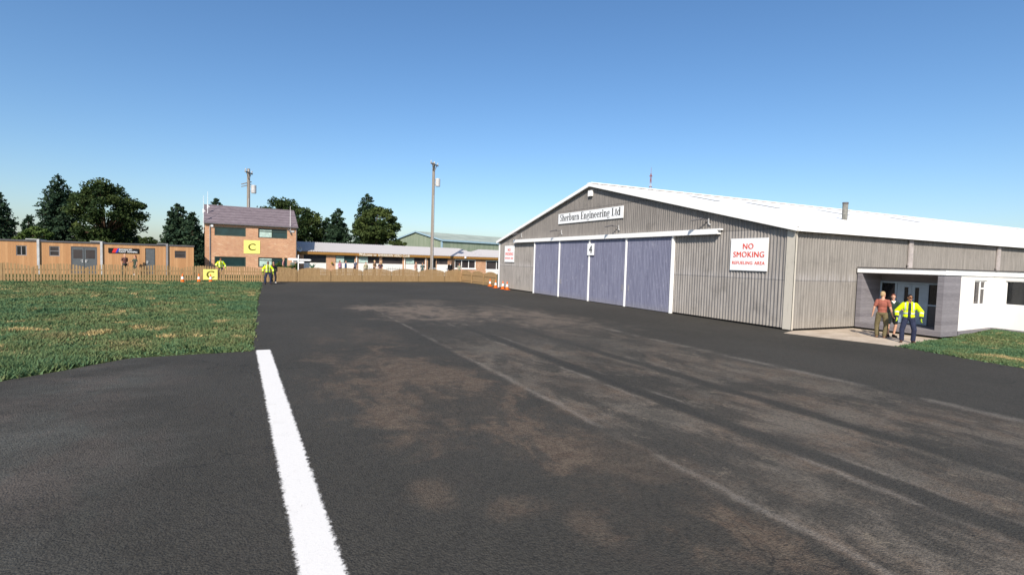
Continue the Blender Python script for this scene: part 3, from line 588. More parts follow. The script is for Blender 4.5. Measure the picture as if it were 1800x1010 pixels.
# condensed serif capitals and lower case drawn from thick and thin strokes
def serif(parent, body, w, h, y, mat):
    T, t = .165, .055
    def V_(x, a, b, wd=T): return ('q', [(x, a), (x+wd, a), (x+wd, b), (x, b)])
    def H_(a, b, yy, wd=t): return ('q', [(a, yy), (b, yy), (b, yy+wd), (a, yy+wd)])
    def A_(cx, cy, rx, ry, a0, a1, th=T, tn=t, n=14): return ('a', cx, cy, rx, ry, R(a0), R(a1), th, tn, n)
    L = {'S': ([A_(.24, .75, .17, .20, 30, 270, .13), A_(.24, .29, .18, .24, 90, -150, .14), V_(.40, .72, .95, .04), V_(.02, .05, .3, .04)], .50),
         'h': ([V_(.06, 0, 1), H_(0, .13, .95), H_(0, .27, 0), A_(.30, .44, .14, .2, 150, 0, .15), V_(.365, 0, .45), H_(.31, .57, 0)], .58),
         'e': ([A_(.24, .33, .17, .30, 0, 320, .14), H_(.1, .44, .33)], .48),
         'r': ([V_(.06, 0, .66), H_(0, .13, .62), H_(0, .29, 0), A_(.3, .48, .1, .15, 150, 50, .08), A_(.36, .56, .035, .04, 0, 360, .06, .06, 8)], .43),
         'b': ([V_(.05, 0, 1), H_(-.01, .12, .95), A_(.27, .33, .17, .30, 140, -140, .15)], .52),
         'u': ([V_(.06, .2, .66), H_(0, .13, .62), A_(.26, .2, .14, .17, 180, 330, .1), V_(.36, 0, .66), H_(.3, .4, .62), H_(.4, .56, 0)], .57),
         'n': ([V_(.06, 0, .66), H_(0, .13, .62), H_(0, .27, 0), A_(.30, .44, .14, .2, 150, 0, .15), V_(.365, 0, .45), H_(.31, .57, 0)], .58),
         'E': ([V_(.08, 0, 1), H_(0, .52, .95), H_(0, .54, 0), H_(.15, .4, .48), V_(.48, .72, .98, .05), V_(.5, .02, .3, .05), V_(.38, .36, .62, .04)], .60),
         'g': ([A_(.22, .44, .13, .2, 0, 360, .13), A_(.22, -.1, .18, .14, 0, 360, .06), A_(.14, .16, .08, .1, 120, 250, .07), H_(.34, .46, .6)], .48),
         'i': ([V_(.06, 0, .66), H_(0, .13, .62), H_(0, .27, 0), A_(.13, .86, .05, .06, 0, 360, .1, .1, 8)], .28),
         'L': ([V_(.08, 0, 1), H_(0, .31, .95), H_(0, .5, 0), V_(.46, .02, .34, .05)], .55),
         't': ([V_(.08, .1, .85), H_(0, .3, .62), A_(.24, .12, .1, .12, 180, 320, .08)], .34),
         'd': ([V_(.33, 0, 1), H_(.25, .34, .95), H_(.45, .54, 0), A_(.23, .33, .16, .30, 40, 320, .15)], .56), ' ': ([], .26)}
    m = MB(); x = 0; lo = 1e9
    tot = sum(L[c][1]+.03 for c in body)
    sx = w/tot; sy = h/1.25
    def P(u, v, d): return ((u-tot/2)*sx, y-d, (v-.37)*sy)
    z = 0
    for c in body:
        if c == ' ': m.build('lettering', mat, parent); m = MB()
        for s in L[c][0]:
            z += 1; d = .004+(z % 3)*.0012
            if s[0] == 'q': q = [(x+a, b) for a, b in s[1]]; m.face([P(*a, d) for a in q])
            else:
                _, cx, cy, rx, ry, a0, a1, th, tn, n = s; prev = None
                for i in range(n+1):
                    a = a0+(a1-a0)*i/n; wd = tn+(th-tn)*abs(math.cos(a)); e0 = (x+cx+(rx-wd/2)*math.cos(a), cy+(ry-wd/2)*math.sin(a)); e1 = (x+cx+(rx+wd/2)*math.cos(a), cy+(ry+wd/2)*math.sin(a))
                    if prev: m.face([P(*prev[0], d), P(*prev[1], d), P(*e1, d), P(*e0, d)])
                    prev = (e0, e1)
        x += L[c][1]+.03
    return m.build('lettering', mat, parent)
UP = (PI/2, 0, 0)
s = board('company_sign', 'long white sign with black serif lettering high on the hangar gable', 7.85, .74, (HX-.05, 30.18, 5.78), -PI/2, M_SIGNW); serif(s, 'Sherburn Engineering Ltd', 7.35, .62, -.03, M_INK)
for yy, lab in ((16.92, 'square white NO SMOKING sign with red letters near the hangar corner flashing'), (42.65, 'white NO SMOKING sign at the far left end of the hangar front')):
    s = board('warning_sign', lab, 2.02, 1.46, (HX-.05, yy, 3.19), -PI/2, M_SIGNW)
    text('NO', .56, .25, 'lettering', M_RED, s, (-.03, -.031, .37), UP, .012); text('SMOKING', 1.66, .25, 'lettering', M_RED, s, (0, -.031, -.0), UP, .012); text('REFUELING', 1.12, .14, 'lettering', M_RED, s, (-.32, -.031, -.38), UP, .014); text('AREA', .53, .14, 'lettering', M_RED, s, (.615, -.031, -.38), UP, .014)
s = board('number_sign', 'small white sign with a black 4 on the hangar sliding door', .78, .78, (HX-.20, 29.45, 3.50), -PI/2, M_SIGNW); text('4', .34, .5, 'lettering', M_INK, s, (0, -.031, 0), UP, .02)

# ------------------------------------------------------------------ shared building pieces
def wall(mb, s0, s1, z0, z1, t, th, ops):
    S_ = sorted({s0, s1, *[o[0] for o in ops], *[o[1] for o in ops]}); Z_ = sorted({z0, z1, *[o[2] for o in ops], *[o[3] for o in ops]})
    for a, b in zip(S_, S_[1:]):
        for c, d in zip(Z_, Z_[1:]):
            if any(o[0] <= (a+b)/2 <= o[1] and o[2] <= (c+d)/2 <= o[3] for o in ops): continue
            mb.face([(a, t, c), (b, t, c), (b, t, d), (a, t, d)])
    for a, b, c, d in ops:
        mb.face([(a, t, c), (a, t+th, c), (a, t+th, d), (a, t, d)]); mb.face([(b, t, c), (b, t, d), (b, t+th, d), (b, t+th, c)])
        mb.face([(a, t, d), (a, t+th, d), (b, t+th, d), (b, t, d)]); mb.face([(a, t, c), (b, t, c), (b, t+th, c), (a, t+th, c)])
def window(parent, s0, s1, z0, z1, t, fm, gm, mull=(), trans=(), blind=None, fw=.06, depth=.05, sill=None):
    m = MB(); m.box(s0, s0+fw, t, t+depth, z0, z1); m.box(s1-fw, s1, t, t+depth, z0, z1); m.box(s0+fw, s1-fw, t+.002, t+depth, z1-fw, z1); m.box(s0+fw, s1-fw, t+.002, t+depth, z0, z0+fw)
    for f in mull: x = s0+(s1-s0)*f; m.box(x-fw*.45, x+fw*.45, t+.004, t+depth, z0+fw, z1-fw)
    for a, b, f in trans: z = z0+(z1-z0)*f; m.box(s0+(s1-s0)*a+fw*.4, s0+(s1-s0)*b-fw*.4, t+.006, t+depth, z-fw*.4, z+fw*.4)
    w = m.build('window', fm, parent)
    m = MB(); m.face([(s0+.01, t+depth*.8, z0+.01), (s1-.01, t+depth*.8, z0+.01), (s1-.01, t+depth*.8, z1-.01), (s0+.01, t+depth*.8, z1-.01)]); m.build('pane', gm, w)
    if blind:
        a, b, lo, hi = blind; x0 = s0+(s1-s0)*a; x1 = s0+(s1-s0)*b; n = max(4, int((x1-x0)/.11)); m = MB()
        for i in range(n): m.box(x0+(x1-x0)*i/n, x0+(x1-x0)*(i+.93)/n, t+depth*.55, t+depth*.6, z0+(z1-z0)*lo, z0+(z1-z0)*hi)
        m.build('blind', M_BLIND, w)
    if sill: m = MB(); m.box(s0-.08, s1+.08, t-.09, t+.03, z0-.09, z0-.003); m.build('sill', sill, w)
    return w

# ------------------------------------------------------------------ office annex
AX, AY, AXE = 24.0, 11.3, 27.75
an = thing('office_annex', 'low flat roofed annex with grey boarded porch and white walls', 'annex', (AX, AY, 0))
ZT = 2.53; AW = HY-.06-AY
m = MB()   # porch front (faces the apron): two piers, threshold and lintel as one boarded wall with an opening
def F_(pts): m.face(pts)
oy0, oy1, oz0, oz1 = .22, AW-.2, .34, ZT-.03
for a, b, c, d in ((0, oy0, .1, ZT), (oy1, AW, .1, ZT), (oy0, oy1, .1, oz0), (oy0, oy1, oz1, ZT)): F_([(0, b, c), (0, a, c), (0, a, d), (0, b, d)])
D_ = 1.45
F_([(0, oy1, oz0), (D_, oy1, oz0), (D_, oy1, oz1), (0, oy1, oz1)]); F_([(0, oy0, oz0), (D_, oy0, oz0), (D_, oy0, oz1), (0, oy0, oz1)])
F_([(0, oy0, oz0), (D_, oy0, oz0), (D_, oy1, oz0), (0, oy1, oz0)]); F_([(0, oy0, oz1), (D_, oy0, oz1), (D_, oy1, oz1), (0, oy1, oz1)])
F_([(0, 0, .1), (1.22, 0, .1), (1.22, 0, ZT), (0, 0, ZT)])
F_([(1.22, -.012, .1), (AXE-AX, -.012, .12), (AXE-AX, -.012, .38), (1.22, -.012, .30)]); F_([(AXE-AX-.012, -.012, .12), (AXE-AX-.012, -4, .12), (AXE-AX-.012, -4, .32), (AXE-AX-.012, -.012, .38)])
m.build('grey_boarding', M_GBOARD, an)
m = MB(); m.face([(D_, oy0, oz0), (D_, oy1, oz0), (D_, oy1, oz1), (D_, oy0, oz1)]); m.build('porch_back_wall', M_GBOARD, an)
m = MB()   # white walls
wz0, wz1 = 1.32, 2.36; wx0, wx1 = 26.27-AX, 27.27-AX
for a, b, c, d in ((1.22, wx0, .30, ZT), (wx1, AXE-AX, .30, ZT), (wx0, wx1, .30, wz0), (wx0, wx1, wz1, ZT)): m.face([(a, 0, c), (b, 0, c), (b, 0, d), (a, 0, d)])
for a, b, c, d in ((wx0, wx0, 0, .1), (wx1, wx1, 0, .1)): m.face([(a, 0, wz0), (a, .1, wz0), (a, .1, wz1), (a, 0, wz1)])
m.face([(wx0, 0, wz0), (wx1, 0, wz0), (wx1, .1, wz0), (wx0, .1, wz0)]); m.face([(wx0, 0, wz1), (wx1, 0, wz1), (wx1, .1, wz1), (wx0, .1, wz1)])
gx_ = AXE-AX; q0, q1 = -.40, -3.0
for a, b, c, d in ((0, q0, .30, ZT), (q1, -4, .30, ZT), (q0, q1, .30, 1.36), (q0, q1, 2.36, ZT)): m.face([(gx_, a, c), (gx_, b, c), (gx_, b, d), (gx_, a, d)])
for y in (q0, q1): m.face([(gx_, y, 1.36), (gx_+.1, y, 1.36), (gx_+.1, y, 2.36), (gx_, y, 2.36)])
m.face([(gx_, q0, 1.36), (gx_, q1, 1.36), (gx_+.1, q1, 1.36), (gx_+.1, q0, 1.36)]); m.face([(gx_, q0, 2.36), (gx_, q1, 2.36), (gx_+.1, q1, 2.36), (gx_+.1, q0, 2.36)])
m.face([(gx_, -4, .1), (14, -4, .1), (14, -4, ZT), (gx_, -4, ZT)]); m.build('white_wall', M_WALLW, an)
window(an, wx0, wx1, wz0, wz1, .05, M_WHITE, M_BROWNGLASS, (.57,), ((.57, 1, .67),), fw=.06)
w = window(an, 0, 2.6, 1.36, 2.36, 0, M_WHITE, M_GLASS, (.75,), (), fw=.035); w.location = (gx_+.05, q0, 0); w.rotation_euler = (0, 0, -PI/2)
m = MB(); m.box(-.04, 14, -.05, AW, ZT, ZT+.2); m.box(gx_-.04, 14, -4.05, -.05, ZT, ZT+.2); m.build('fascia', M_WHITE, an)
m = MB(); m.box(-.07, 14, -.08, AW, ZT+.2, ZT+.245); m.box(gx_-.07, 14, -4.08, -.08, ZT+.2, ZT+.245); m.build('roof', flat('dark_roof_edge', '#55504e', .8, .2), an)
m = MB(); m.box(.12, 14, .12, AW, -.1, .1); m.box(gx_+.14, 14, -4, .1, -.1, .2); m.build('base', flat('dark_gap_shade', '#2a2826', .9, .2), an)  # near-black colour paints in the shadow gap below the annex
# glazed entrance screen in the back of the porch (built facing -y, then turned to face the apron)
LB = flat('pale_blue_grey_frame', '#9fb0bd', .5, .1)
def yb(Y): return (HY-.2)-Y           # distance along the screen from the hangar side
sc_ = MB()
for a, b in ((0, .06), (.62, .70), (1.86, 1.93), (2.58, 2.66)): sc_.box(a, b, -.08, -.01, .36, 2.16)
sc_.box(0, 2.66, -.082, -.012, 2.10, 2.17); sc_.box(.06, .62, -.078, -.014, 1.2, 1.26); sc_.box(1.93, 2.58, -.078, -.014, 1.2, 1.26)
scr = sc_.build('entrance_screen', LB, an); scr.location = (D_, oy1, 0); scr.rotation_euler = (0, 0, -PI/2)
for a, b, hs in ((.71, 1.275, 1), (1.285, 1.85, -1)):
    m = MB(); gxa = (a+b)/2-.08+hs*.08; gxb = gxa+.16
    for c in ((a, gxa, .37, 2.09), (gxb, b, .37, 2.09), (gxa, gxb, .37, 1.05), (gxa, gxb, 1.95, 2.09)): m.box(c[0], c[1], -.06, -.02, c[2], c[3])
    dr = m.build('door', LB, an); dr.location = (D_, oy1, 0); dr.rotation_euler = (0, 0, -PI/2)
    m = MB(); m.face([(gxa, -.03, 1.05), (gxb, -.03, 1.05), (gxb, -.03, 1.95), (gxa, -.03, 1.95)]); m.build('pane', M_GLASS, dr)
    m = MB(); hx = b-.06 if hs > 0 else a+.06; m.bar((hx, -.1, 1.0), (hx, -.1, 1.35), .025, .025); m.bar((hx, -.1, 1.03), (hx, -.05, 1.03), .02, .02); m.bar((hx, -.1, 1.32), (hx, -.05, 1.32), .02, .02); m.build('handle', M_LGREY, dr)
for a, b in ((.06, .62), (1.93, 2.58)):
    m = MB(); m.face([(a, -.03, 1.26), (b, -.03, 1.26), (b, -.03, 2.1), (a, -.03, 2.1)]); m.build('pane', M_GLASS, scr)
for a, b in ((.06, .62), (1.93, 2.58)):
    m = MB(); m.box(a, b, -.04, -.02, .36, 1.2); m.build('lower_panel', M_DGREY, scr)

# ------------------------------------------------------------------ buildings along the fence line (their own axes: x along, y back)
G0 = .36
def site(name, label, cat, s, t): return thing(name, label, cat, FL(s, t, 0), FR)
def fsign(name, label, w, h, s, t, z, mat): return board(name, label, w, h, FL(s, t, z), FR, mat)

# timber cabin
cb = site('timber_cabin', 'long low timber cabin with orange boards and a grey roof edge', 'cabin', -24, 5); o_ = 24
def c_(s): return s+o_
ops = [(c_(-17.44), c_(-16.81), 1.86, 2.66), (c_(-15.44), c_(-14.79), 1.87, 2.69), (c_(-14.08), c_(-12.36), .42, 2.72), (c_(-9.0), c_(-8.26), .42, 2.75), (c_(-6.79), c_(-5.91), 1.95, 2.60)]
m = MB(); wall(m, 0, c_(-5.3), .2, 3.0, 0, .12, ops); m.face([(c_(-5.3), 0, .2), (c_(-5.3), 4.2, .2), (c_(-5.3), 4.2, 3.0), (c_(-5.3), 0, 3.0)]); m.face([(0, 4.2, .2), (0, 4.2, 3.), (c_(-5.3), 4.2, 3.), (c_(-5.3), 4.2, .2)]); m.build('wall', M_LARCH, cb)
m = MB(); m.box(-.05, c_(-5.24), -.06, 4.3, 3.0, 3.13); m.build('roof', M_DGREY, cb)
window(cb, *ops[0], .03, M_GREY, M_GLASS, (.5,)); window(cb, *ops[1], .03, M_GREY, M_BROWNGLASS, (), ((0, 1, .5),)); window(cb, *ops[4], .03, M_DGREY, M_BROWNGLASS, (), ((0, 1, .62),))
for nm, a, b, z1, hs in (('door', c_(-14.03), c_(-13.24), 2.66, 1), ('door', c_(-13.21), c_(-12.41), 2.66, -1), ('door', c_(-8.96), c_(-8.3), 2.70, -1)):
    m = MB(); m.box(a, b, .02, .07, .42, z1); d = m.build(nm, flat('slate_grey_door', '#5d6163', .55, .12), cb)
    if nm == 'door' and z1 < 2.7: q = MB(); q.box(a+.1, b-.1, .012, .03, 1.72, 2.45); q.build('pane', M_BROWNGLASS, d)
    hx = b-.1 if hs > 0 else a+.1
    q = MB(); q.box(hx-.04, hx+.04, -.01, .02, 1.38, 1.62); q.bar((hx, -.03, 1.55), (hx-hs*.14, -.03, 1.55), .035, .035); q.build('handle', M_LGREY, d)
m = MB(); m.box(c_(-14.08), c_(-14.03), .0, .09, .42, 2.72); m.box(c_(-12.41), c_(-12.36), .0, .09, .42, 2.72); m.box(c_(-14.03), c_(-12.41), .0, .09, 2.66, 2.72); m.build('door_frame', M_DGREY, cb)
for s_ in (-16.11, -12.07, -7.38):
    m = MB(); m.box(c_(s_)-.08, c_(s_)+.08, -.13, -.062, .3, 3.22); m.bar((c_(s_)-.75, -.09, 3.19), (c_(s_)-.08, -.09, 3.19), .09, .07); m.bar((c_(s_), -.09, 3.18), (c_(s_), 3.9, 3.18), .14, .07); m.build('steel_post', M_GREY if s_ > -8 else M_LGREY, cb)
s = fsign('cabin_sign', 'black sign with red and blue stripes on the timber cabin', 2.15, .42, -10.53, 4.96, 2.47, M_BLACK)
text('ADVANCED', .92, .13, 'lettering', M_SIGNW, s, (.12, -.031, .09), UP, .02); text('FLIGHT TRAINING', 1.3, .13, 'lettering', M_SIGNW, s, (.31, -.031, -.09), UP, .02)
for i, (c, x) in enumerate((('#d8322c', -.83), ('#d8322c', -.72), ('#3440a8', -.58))):
    m = MB(); m.face([(x, -.031-.001*i, -.19), (x+.14, -.031-.001*i, -.19), (x+.3, -.031-.001*i, .19), (x+.16, -.031-.001*i, .19)]); m.build('logo_stripe', flat('logo'+c, c, .6, .05), s)

# brick control tower
T0, T1 = -4.41, 3.68
tw = site('brick_tower', 'two storey orange brick control building with purple tiled roof', 'building', T0, 5); TR = FR-.085; TS = 1.035; TO = Vector((-5.38, 58.92, -.09)); tw.location = TO; tw.scale = (TS, TS, TS); tw.rotation_euler = (0, 0, TR)
def TL(s, t, z): return TO+Matrix.Rotation(TR, 3, 'Z') @ Vector((s-T0, t, z))*TS
def t_(s): return s-T0
ops = [(t_(-3.61), t_(-.97), 4.16, 4.99), (t_(.12), t_(2.76), 4.12, 5.03), (t_(-3.61), t_(-.96), 1.24, 2.18), (t_(.13), t_(2.78), 1.24, 2.2)]
TW = T1-T0; TD = 6.0
m = MB(); wall(m, 0, TW, .2, 5.36, 0, .14, ops); zr = 7.25
for x in (0, TW): m.face([(x, 0, .2), (x, TD, .2), (x, TD, 5.36), (x, TD/2, zr-.1), (x, 0, 5.36)])
m.face([(0, TD, .2), (TW, TD, .2), (TW, TD, 5.36), (0, TD, 5.36)]); m.build('wall', M_BRICK, tw)
for sg in (0, 1):
    y0 = -.18 if sg == 0 else TD+.18; m = MB(); y1 = TD/2; z0 = 5.36-.12
    m.face([(-.08, y0, z0+.08), (TW+.08, y0, z0+.08), (TW+.08, y1, zr), (-.08, y1, zr)]); m.face([(-.08, y0, z0), (TW+.08, y0, z0), (TW+.08, y1, zr-.08), (-.08, y1, zr-.08)])
    m.face([(-.08, y0, z0), (TW+.08, y0, z0), (TW+.08, y0, z0+.08), (-.08, y0, z0+.08)])
    for x in (-.08, TW+.08): m.face([(x, y0, z0), (x, y0, z0+.08), (x, y1, zr), (x, y1, zr-.08)])
    m.build('roof', M_TILE, tw)
m = MB(); m.bar((-.1, -.2, 5.27), (TW+.1, -.2, 5.27), .1, .09); m.build('gutter', M_DGREY, tw)
window(tw, *ops[0], .05, M_DKGREEN, M_TEAL, fw=.09, depth=.08); window(tw, *ops[2], .05, M_DKGREEN, M_TEAL, fw=.09, depth=.08)
for o in (ops[1], ops[3]): window(tw, *o, .05, M_DKGREEN, M_TEAL, (.47,), ((0, .47, .72), (.47, 1, .72)), (.02, .46, .04, .96), fw=.08, depth=.09)
m = MB(); m.tube((t_(-3.99), -.06, .3), (t_(-3.99), -.06, 5.2), .045); m.build('downpipe', M_GREY, tw)
m = MB(); m.tube((t_(3.62), -.05, .3), (t_(3.62), -.05, 5.2), .045); m.build('downpipe', M_DGREY, tw)
m = MB(); m.box(t_(-3.93), t_(-3.72), -.13, -.002, 4.96, 5.2); m.build('alarm_box', M_WHITE, tw)
m = MB(); m.box(t_(3.05), t_(3.41), -.05, -.002, 4.79, 4.97); m.build('name_plate', M_LGREY, tw)
m = MB(); m.bar((t_(2.85), -.02, 5.0), (t_(2.85), -.3, 5.05), .05, .05); m.bar((t_(2.85), -.2, 5.07), (t_(2.78), -.5, 4.98), .12, .12); m.build('camera', M_DGREY, tw)
for s_, z0, z1, nm in ((-4.52, 4.3, 7.95, 'thin white aerial standing left of the tower roof, the lower one'), (-4.17, 6.0, 8.45, 'thin white aerial rising over the tower roof edge, the taller one'), (3.02, 4.65, 7.5, 'thin white pole aerial at the right end of the tower')):
    m = MB(); y = -.02 if z0 < 6 else 1.5; m.tube((0, 0, 0), (0, 0, z1-z0), .028, .014, 6)
    if s_ < 0: m.tube((0, 0, z1-z0-1.35), (.16, 0, z1-z0-1.5), .03, .03, 6); m.tube((0, 0, z1-z0-1.6), (.16, 0, z1-z0-1.5), .025, .025, 6); m.tube((.0, .0, z1-z0-1.3), (0, 0, z1-z0-1.7), .055, .055, 8)
    else: m.box(-.05, .05, .0, .08, .2, .3); m.box(-.05, .05, .0, .08, .5, .6)
    o = m.build('aerial', M_WHITE); o.location = TL(s_, y-.06, z0); o.rotation_euler = (0, 0, TR); tag(o, nm, 'aerial', 'aerials on the tower')
s = fsign('letter_sign', 'yellow square sign with a C on the upper brick wall of the tower', 1.42, 1.28, -.43, 4.97, 3.18, M_YELLOW); s.location = TL(-.43, -.005, 3.18); s.rotation_euler = (0, 0, TR); s.scale = (TS, TS, TS); text('C', .62, .66, 'lettering', M_OLIVE, s, (0, -.031, 0), UP, .01)
s = fsign('letter_sign', 'yellow sign with a C fixed to the picket fence', 1.08, .9, -4.4, -.07, .64, M_YELLOW); text('C', .56, .62, 'lettering', M_OLIVE, s, (0, -.031, .0), UP, .01)

# clubhouse
C0, C1 = 4.35, 34.
cl = site('clubhouse', 'long single storey brick clubhouse with pale roof and mustard fascia', 'building', C0, 8)
def k_(s): return s-C0
WN = [(5.19, 7.6, 1.73, 2.6), (8.63, 10.85, 1.78, 2.6), (11.24, 13.78, 1.79, 2.62), (14.12, 16.7, 1.78, 2.62), (17.09, 19.66, 1.8, 2.62), (20.08, 21.28, .4, 2.62), (21.33, 22.9, 1.85, 2.62), (23.9, 27.1, 1.36, 2.56), (28.7, 31.6, 1.25, 2.54)]
ops = [(k_(a), k_(b), c, d) for a, b, c, d in WN]
m = MB(); wall(m, 0, k_(C1), .2, 2.95, 0, .14, ops); m.face([(0, 0, .2), (0, 7.8, .2), (0, 7.8, 2.95), (0, 0, 2.95)]); m.face([(k_(C1), 0, .2), (k_(C1), 7.8, .2), (k_(C1), 7.8, 2.95), (k_(C1), 0, 2.95)]); m.build('wall', M_BRICK, cl)
for i in (0, 1, 2, 3, 4, 6, 8):
    a, b, c, d = ops[i]; m = MB(); m.box(a+.01, b-.01, -.03, -.002, .2, c-.01); m.build('white_panel', M_WALLW, cl)
window(cl, *ops[0], .04, M_DKGREEN, M_GLASS, fw=.05)
window(cl, *ops[1], .04, M_DKGREEN, M_TEAL, (.46,), ((0, .46, .7), (.46, 1, .7)), (.03, .44, .04, .95))
window(cl, *ops[2], .04, M_DGREY, M_BROWNGLASS, (.46,), ((0, .46, .7),), (.02, .45, .04, .96), fw=.05)
window(cl, *ops[3], .04, M_DGREY, M_BROWNGLASS, fw=.05); window(cl, *ops[4], .04, M_DGREY, M_BROWNGLASS, (.46,), ((0, .46, .7),), (.02, .45, .04, .96), fw=.05)
window(cl, *ops[6], .04, M_DGREY, M_BROWNGLASS, (.2,), ((0, 1, .62),), fw=.06)
window(cl, *ops[7], .04, M_WHITE, M_BROWNGLASS, (.335, .665), fw=.1, sill=M_WHITE); window(cl, *ops[8], .04, M_WHITE, M_BROWNGLASS, (.6,), fw=.1, sill=M_WHITE)
m = MB(); a, b, c, d = ops[5]; m.box(a, (a+b)/2-.01, .08, .12, c, d); m.box((a+b)/2+.01, b, .08, .12, c, d); dr = m.build('door', flat('brown_door', '#5c5345', .6, .15), cl)
m = MB(); m.box(a+.14, (a+b)/2-.14, .07, .09, 1.0, 2.4); m.box((a+b)/2+.14, b-.14, .07, .09, 1.0, 2.4); m.build('pane', M_GLASS, dr)
m = MB(); m.box(-.05, k_(C1), -.34, -.30, 2.66, 2.93); m.build('fascia', M_MUST, cl)
for s_ in (11.02, 16.95, 19.78): m = MB(); m.tube((k_(s_), -.06, .3), (k_(s_), -.06, 2.7), .045); m.build('downpipe', M_WHITE, cl)
m = MB(); m.box(k_(25.16), k_(25.36), -.46, -.345, 2.72, 2.98); m.build('wall_light', M_SIGNW, cl)
for s_ in (4.75, 8.2, 13.95): m = MB(); m.lathe([(.0, -.12), (.1, -.1), (.13, 0), (.05, .08), (.0, .1)], (k_(s_), -.14, 1.75), 10); m.bar((k_(s_), -.1, 1.8), (k_(s_), .0, 1.85), .04, .04); m.build('wall_lamp', flat('brass_lamp', '#8a7a30', .4, .2), cl)
def sheet_roof(x0, x1, hip0, hip1, ya, yb_, ze, zrr):
    """corrugated front and back slopes with clipped ends"""
    m = MB(); yr = (ya+yb_)/2; n = int((x1-x0)/.27*4)
    for (y0, sg) in ((ya, 1), (yb_, -1)):
        prev = None
        for i in range(n+1):
            x = x0+(x1-x0)*i/n; o = .022*math.sin(2*PI*i/4); f = 1.
            if hip0 and x < x0+hip0: f = (x-x0)/hip0
            if hip1 and x > x1-hip1: f = (x1-x)/hip1
            cur = [(x, y0, ze+o), (x, y0+(yr-y0)*f, ze+(zrr-ze)*f+o)]
            if prev: m.face([prev[0], cur[0], cur[1], prev[1]])
            prev = cur
    if hip0: m.face([(x0, ya, ze), (x0+hip0, yr, zrr), (x0, yb_, ze)])
    if hip1: m.face([(x1, ya, ze), (x1, yb_, ze), (x1-hip1, yr, zrr)])
    return m.build('roof', M_SHEET, cl)
sheet_roof(-.3, k_(28.55), 0, 1.9, -.36, 8.0, 2.96, 4.08); sheet_roof(k_(28.1), k_(C1)+.3, 1.7, 0, -.37, 8.0, 2.965, 4.05)
# lettering along the eave
ltr = fsign('name_lettering', 'row of cream welcome lettering along the clubhouse eave', 6.5, .05, 14.3, 7.62, 2.64, M_MUST)
text('Welcome to', 2.05, .30, 'lettering', M_CREAM, ltr, (-2.1, -.04, .16), UP, .012); text('SHERBURN AERO CLUB', 3.95, .27, 'lettering', M_CREAM, ltr, (1.15, -.04, .15), UP, .012)
m = MB(); m.lathe([(0, 0), (.16, .02), (.27, .09), (.28, .1), (.16, .035), (0, .015)], (0, 0, 0), 16); dsh = m.build('satellite_dish', M_LGREY); dsh.location = FL(4.6, 7.4, 3.12); dsh.rotation_euler = (R(70), 0, FR+.3); tag(dsh, 'small round satellite dish at the left end of the clubhouse eave', 'satellite dish')
m = MB(); m.tube((0, 0, -.0), (0, .0, -.25), .025); m.tube((0, .1, .02), (0, 0, .3), .012); m.build('feed_arm', M_GREY, dsh)

# railings and handrail in front of the clubhouse
for s0, s1, lab in ((11.6, 13.4, 'low black spiked railing below the first wide dark window, left one'), (14.4, 16.2, 'low black spiked railing in front of the clubhouse, right one')):
    m = MB(); n = 9
    for i in range(n): x = (s1-s0)*i/(n-1); m.tube((x, 0, 0), (x, 0, .98+.1*(i % 2)), .018, .012, 6)
    m.bar((0, 0, .3), (s1-s0, 0, .3), .03, .03); m.bar((0, 0, .82), (s1-s0, 0, .82), .03, .03)
    o = m.build('railing', M_BLACK); o.location = FL(s0, 7.2, G0); o.rotation_euler = (0, 0, FR); tag(o, lab, 'railing', 'railings by the clubhouse')
m = MB(); L_ = 2.4
for x in (0, L_/2, L_): m.tube((x, 0, 0), (x, 0, 1.0), .03)
m.bar((-.05, 0, 1.02), (L_+.05, 0, 1.02), .07, .06); m.bar((0, 0, .55), (L_, 0, .55), .05, .04); m.bar((L_, 0, 1.0), (L_+.7, .5, .5), .05, .05)
o = m.build('handrail', M_WHITE); o.location = FL(19.6, 6.4, G0-.02); o.rotation_euler = (0, 0, FR); tag(o, 'white handrail beside the clubhouse door', 'handrail')

# green hangar beyond the clubhouse
GO = Vector((28.8, 91.4, 0)); gr = math.atan2(.337, .941)
gh_ = thing('green_hangar', 'pale green corrugated hangar with light blue trim behind the clubhouse', 'hangar', GO, gr)
W2, L2, E2, R2 = 16., 42., 5.95, 7.55
m = MB(); m.face([(0, 0, 0), (L2, 0, 0), (L2, 0, E2), (0, 0, E2)]); m.face([(0, 0, 0), (0, 0, E2), (0, W2/2, R2), (0, W2, E2), (0, W2, 0)]); m.face([(L2, 0, 0), (L2, W2, 0), (L2, W2, E2), (L2, W2/2, R2), (L2, 0, E2)]); m.face([(0, W2, 0), (0, W2, E2), (L2, W2, E2), (L2, W2, 0)]); m.build('wall', M_GREENC, gh_)
for y0 in (-.2, W2+.2): m = MB(); m.face([(-.2, y0, E2+.06), (L2, y0, E2+.06), (L2, W2/2, R2+.12), (-.2, W2/2, R2+.12)]); m.build('roof', M_GREENROOF, gh_)
m = MB(); m.box(-.2, L2, -.26, -.2, E2-.2, E2+.1); m.build('eave_trim', M_BLUETRIM, gh_)
m = MB(); m.box(-.08, .2, -.08, .2, 0, E2-.2); m.build('corner_trim', M_BLUETRIM, gh_)
for y0, y1 in ((-.2, W2/2), (W2+.2, W2/2)): m = MB(); m.bar((-.24, y0, E2-.02), (-.24, y1, R2+.06), .08, .25); m.build('barge_trim', M_BLUETRIM, gh_)
for x in (5, 12, 19, 26): m = MB(); zz = lambda y: E2+.1+(R2-E2)*(y/(W2/2)); m.face([(x, 1.5, zz(1.5)), (x+2.2, 1.5, zz(1.5)), (x+2.2, 6.5, zz(6.5)), (x, 6.5, zz(6.5))]); m.build('roof_light', flat('weathered_roof_light', '#8b9a90', .6, .2), gh_)

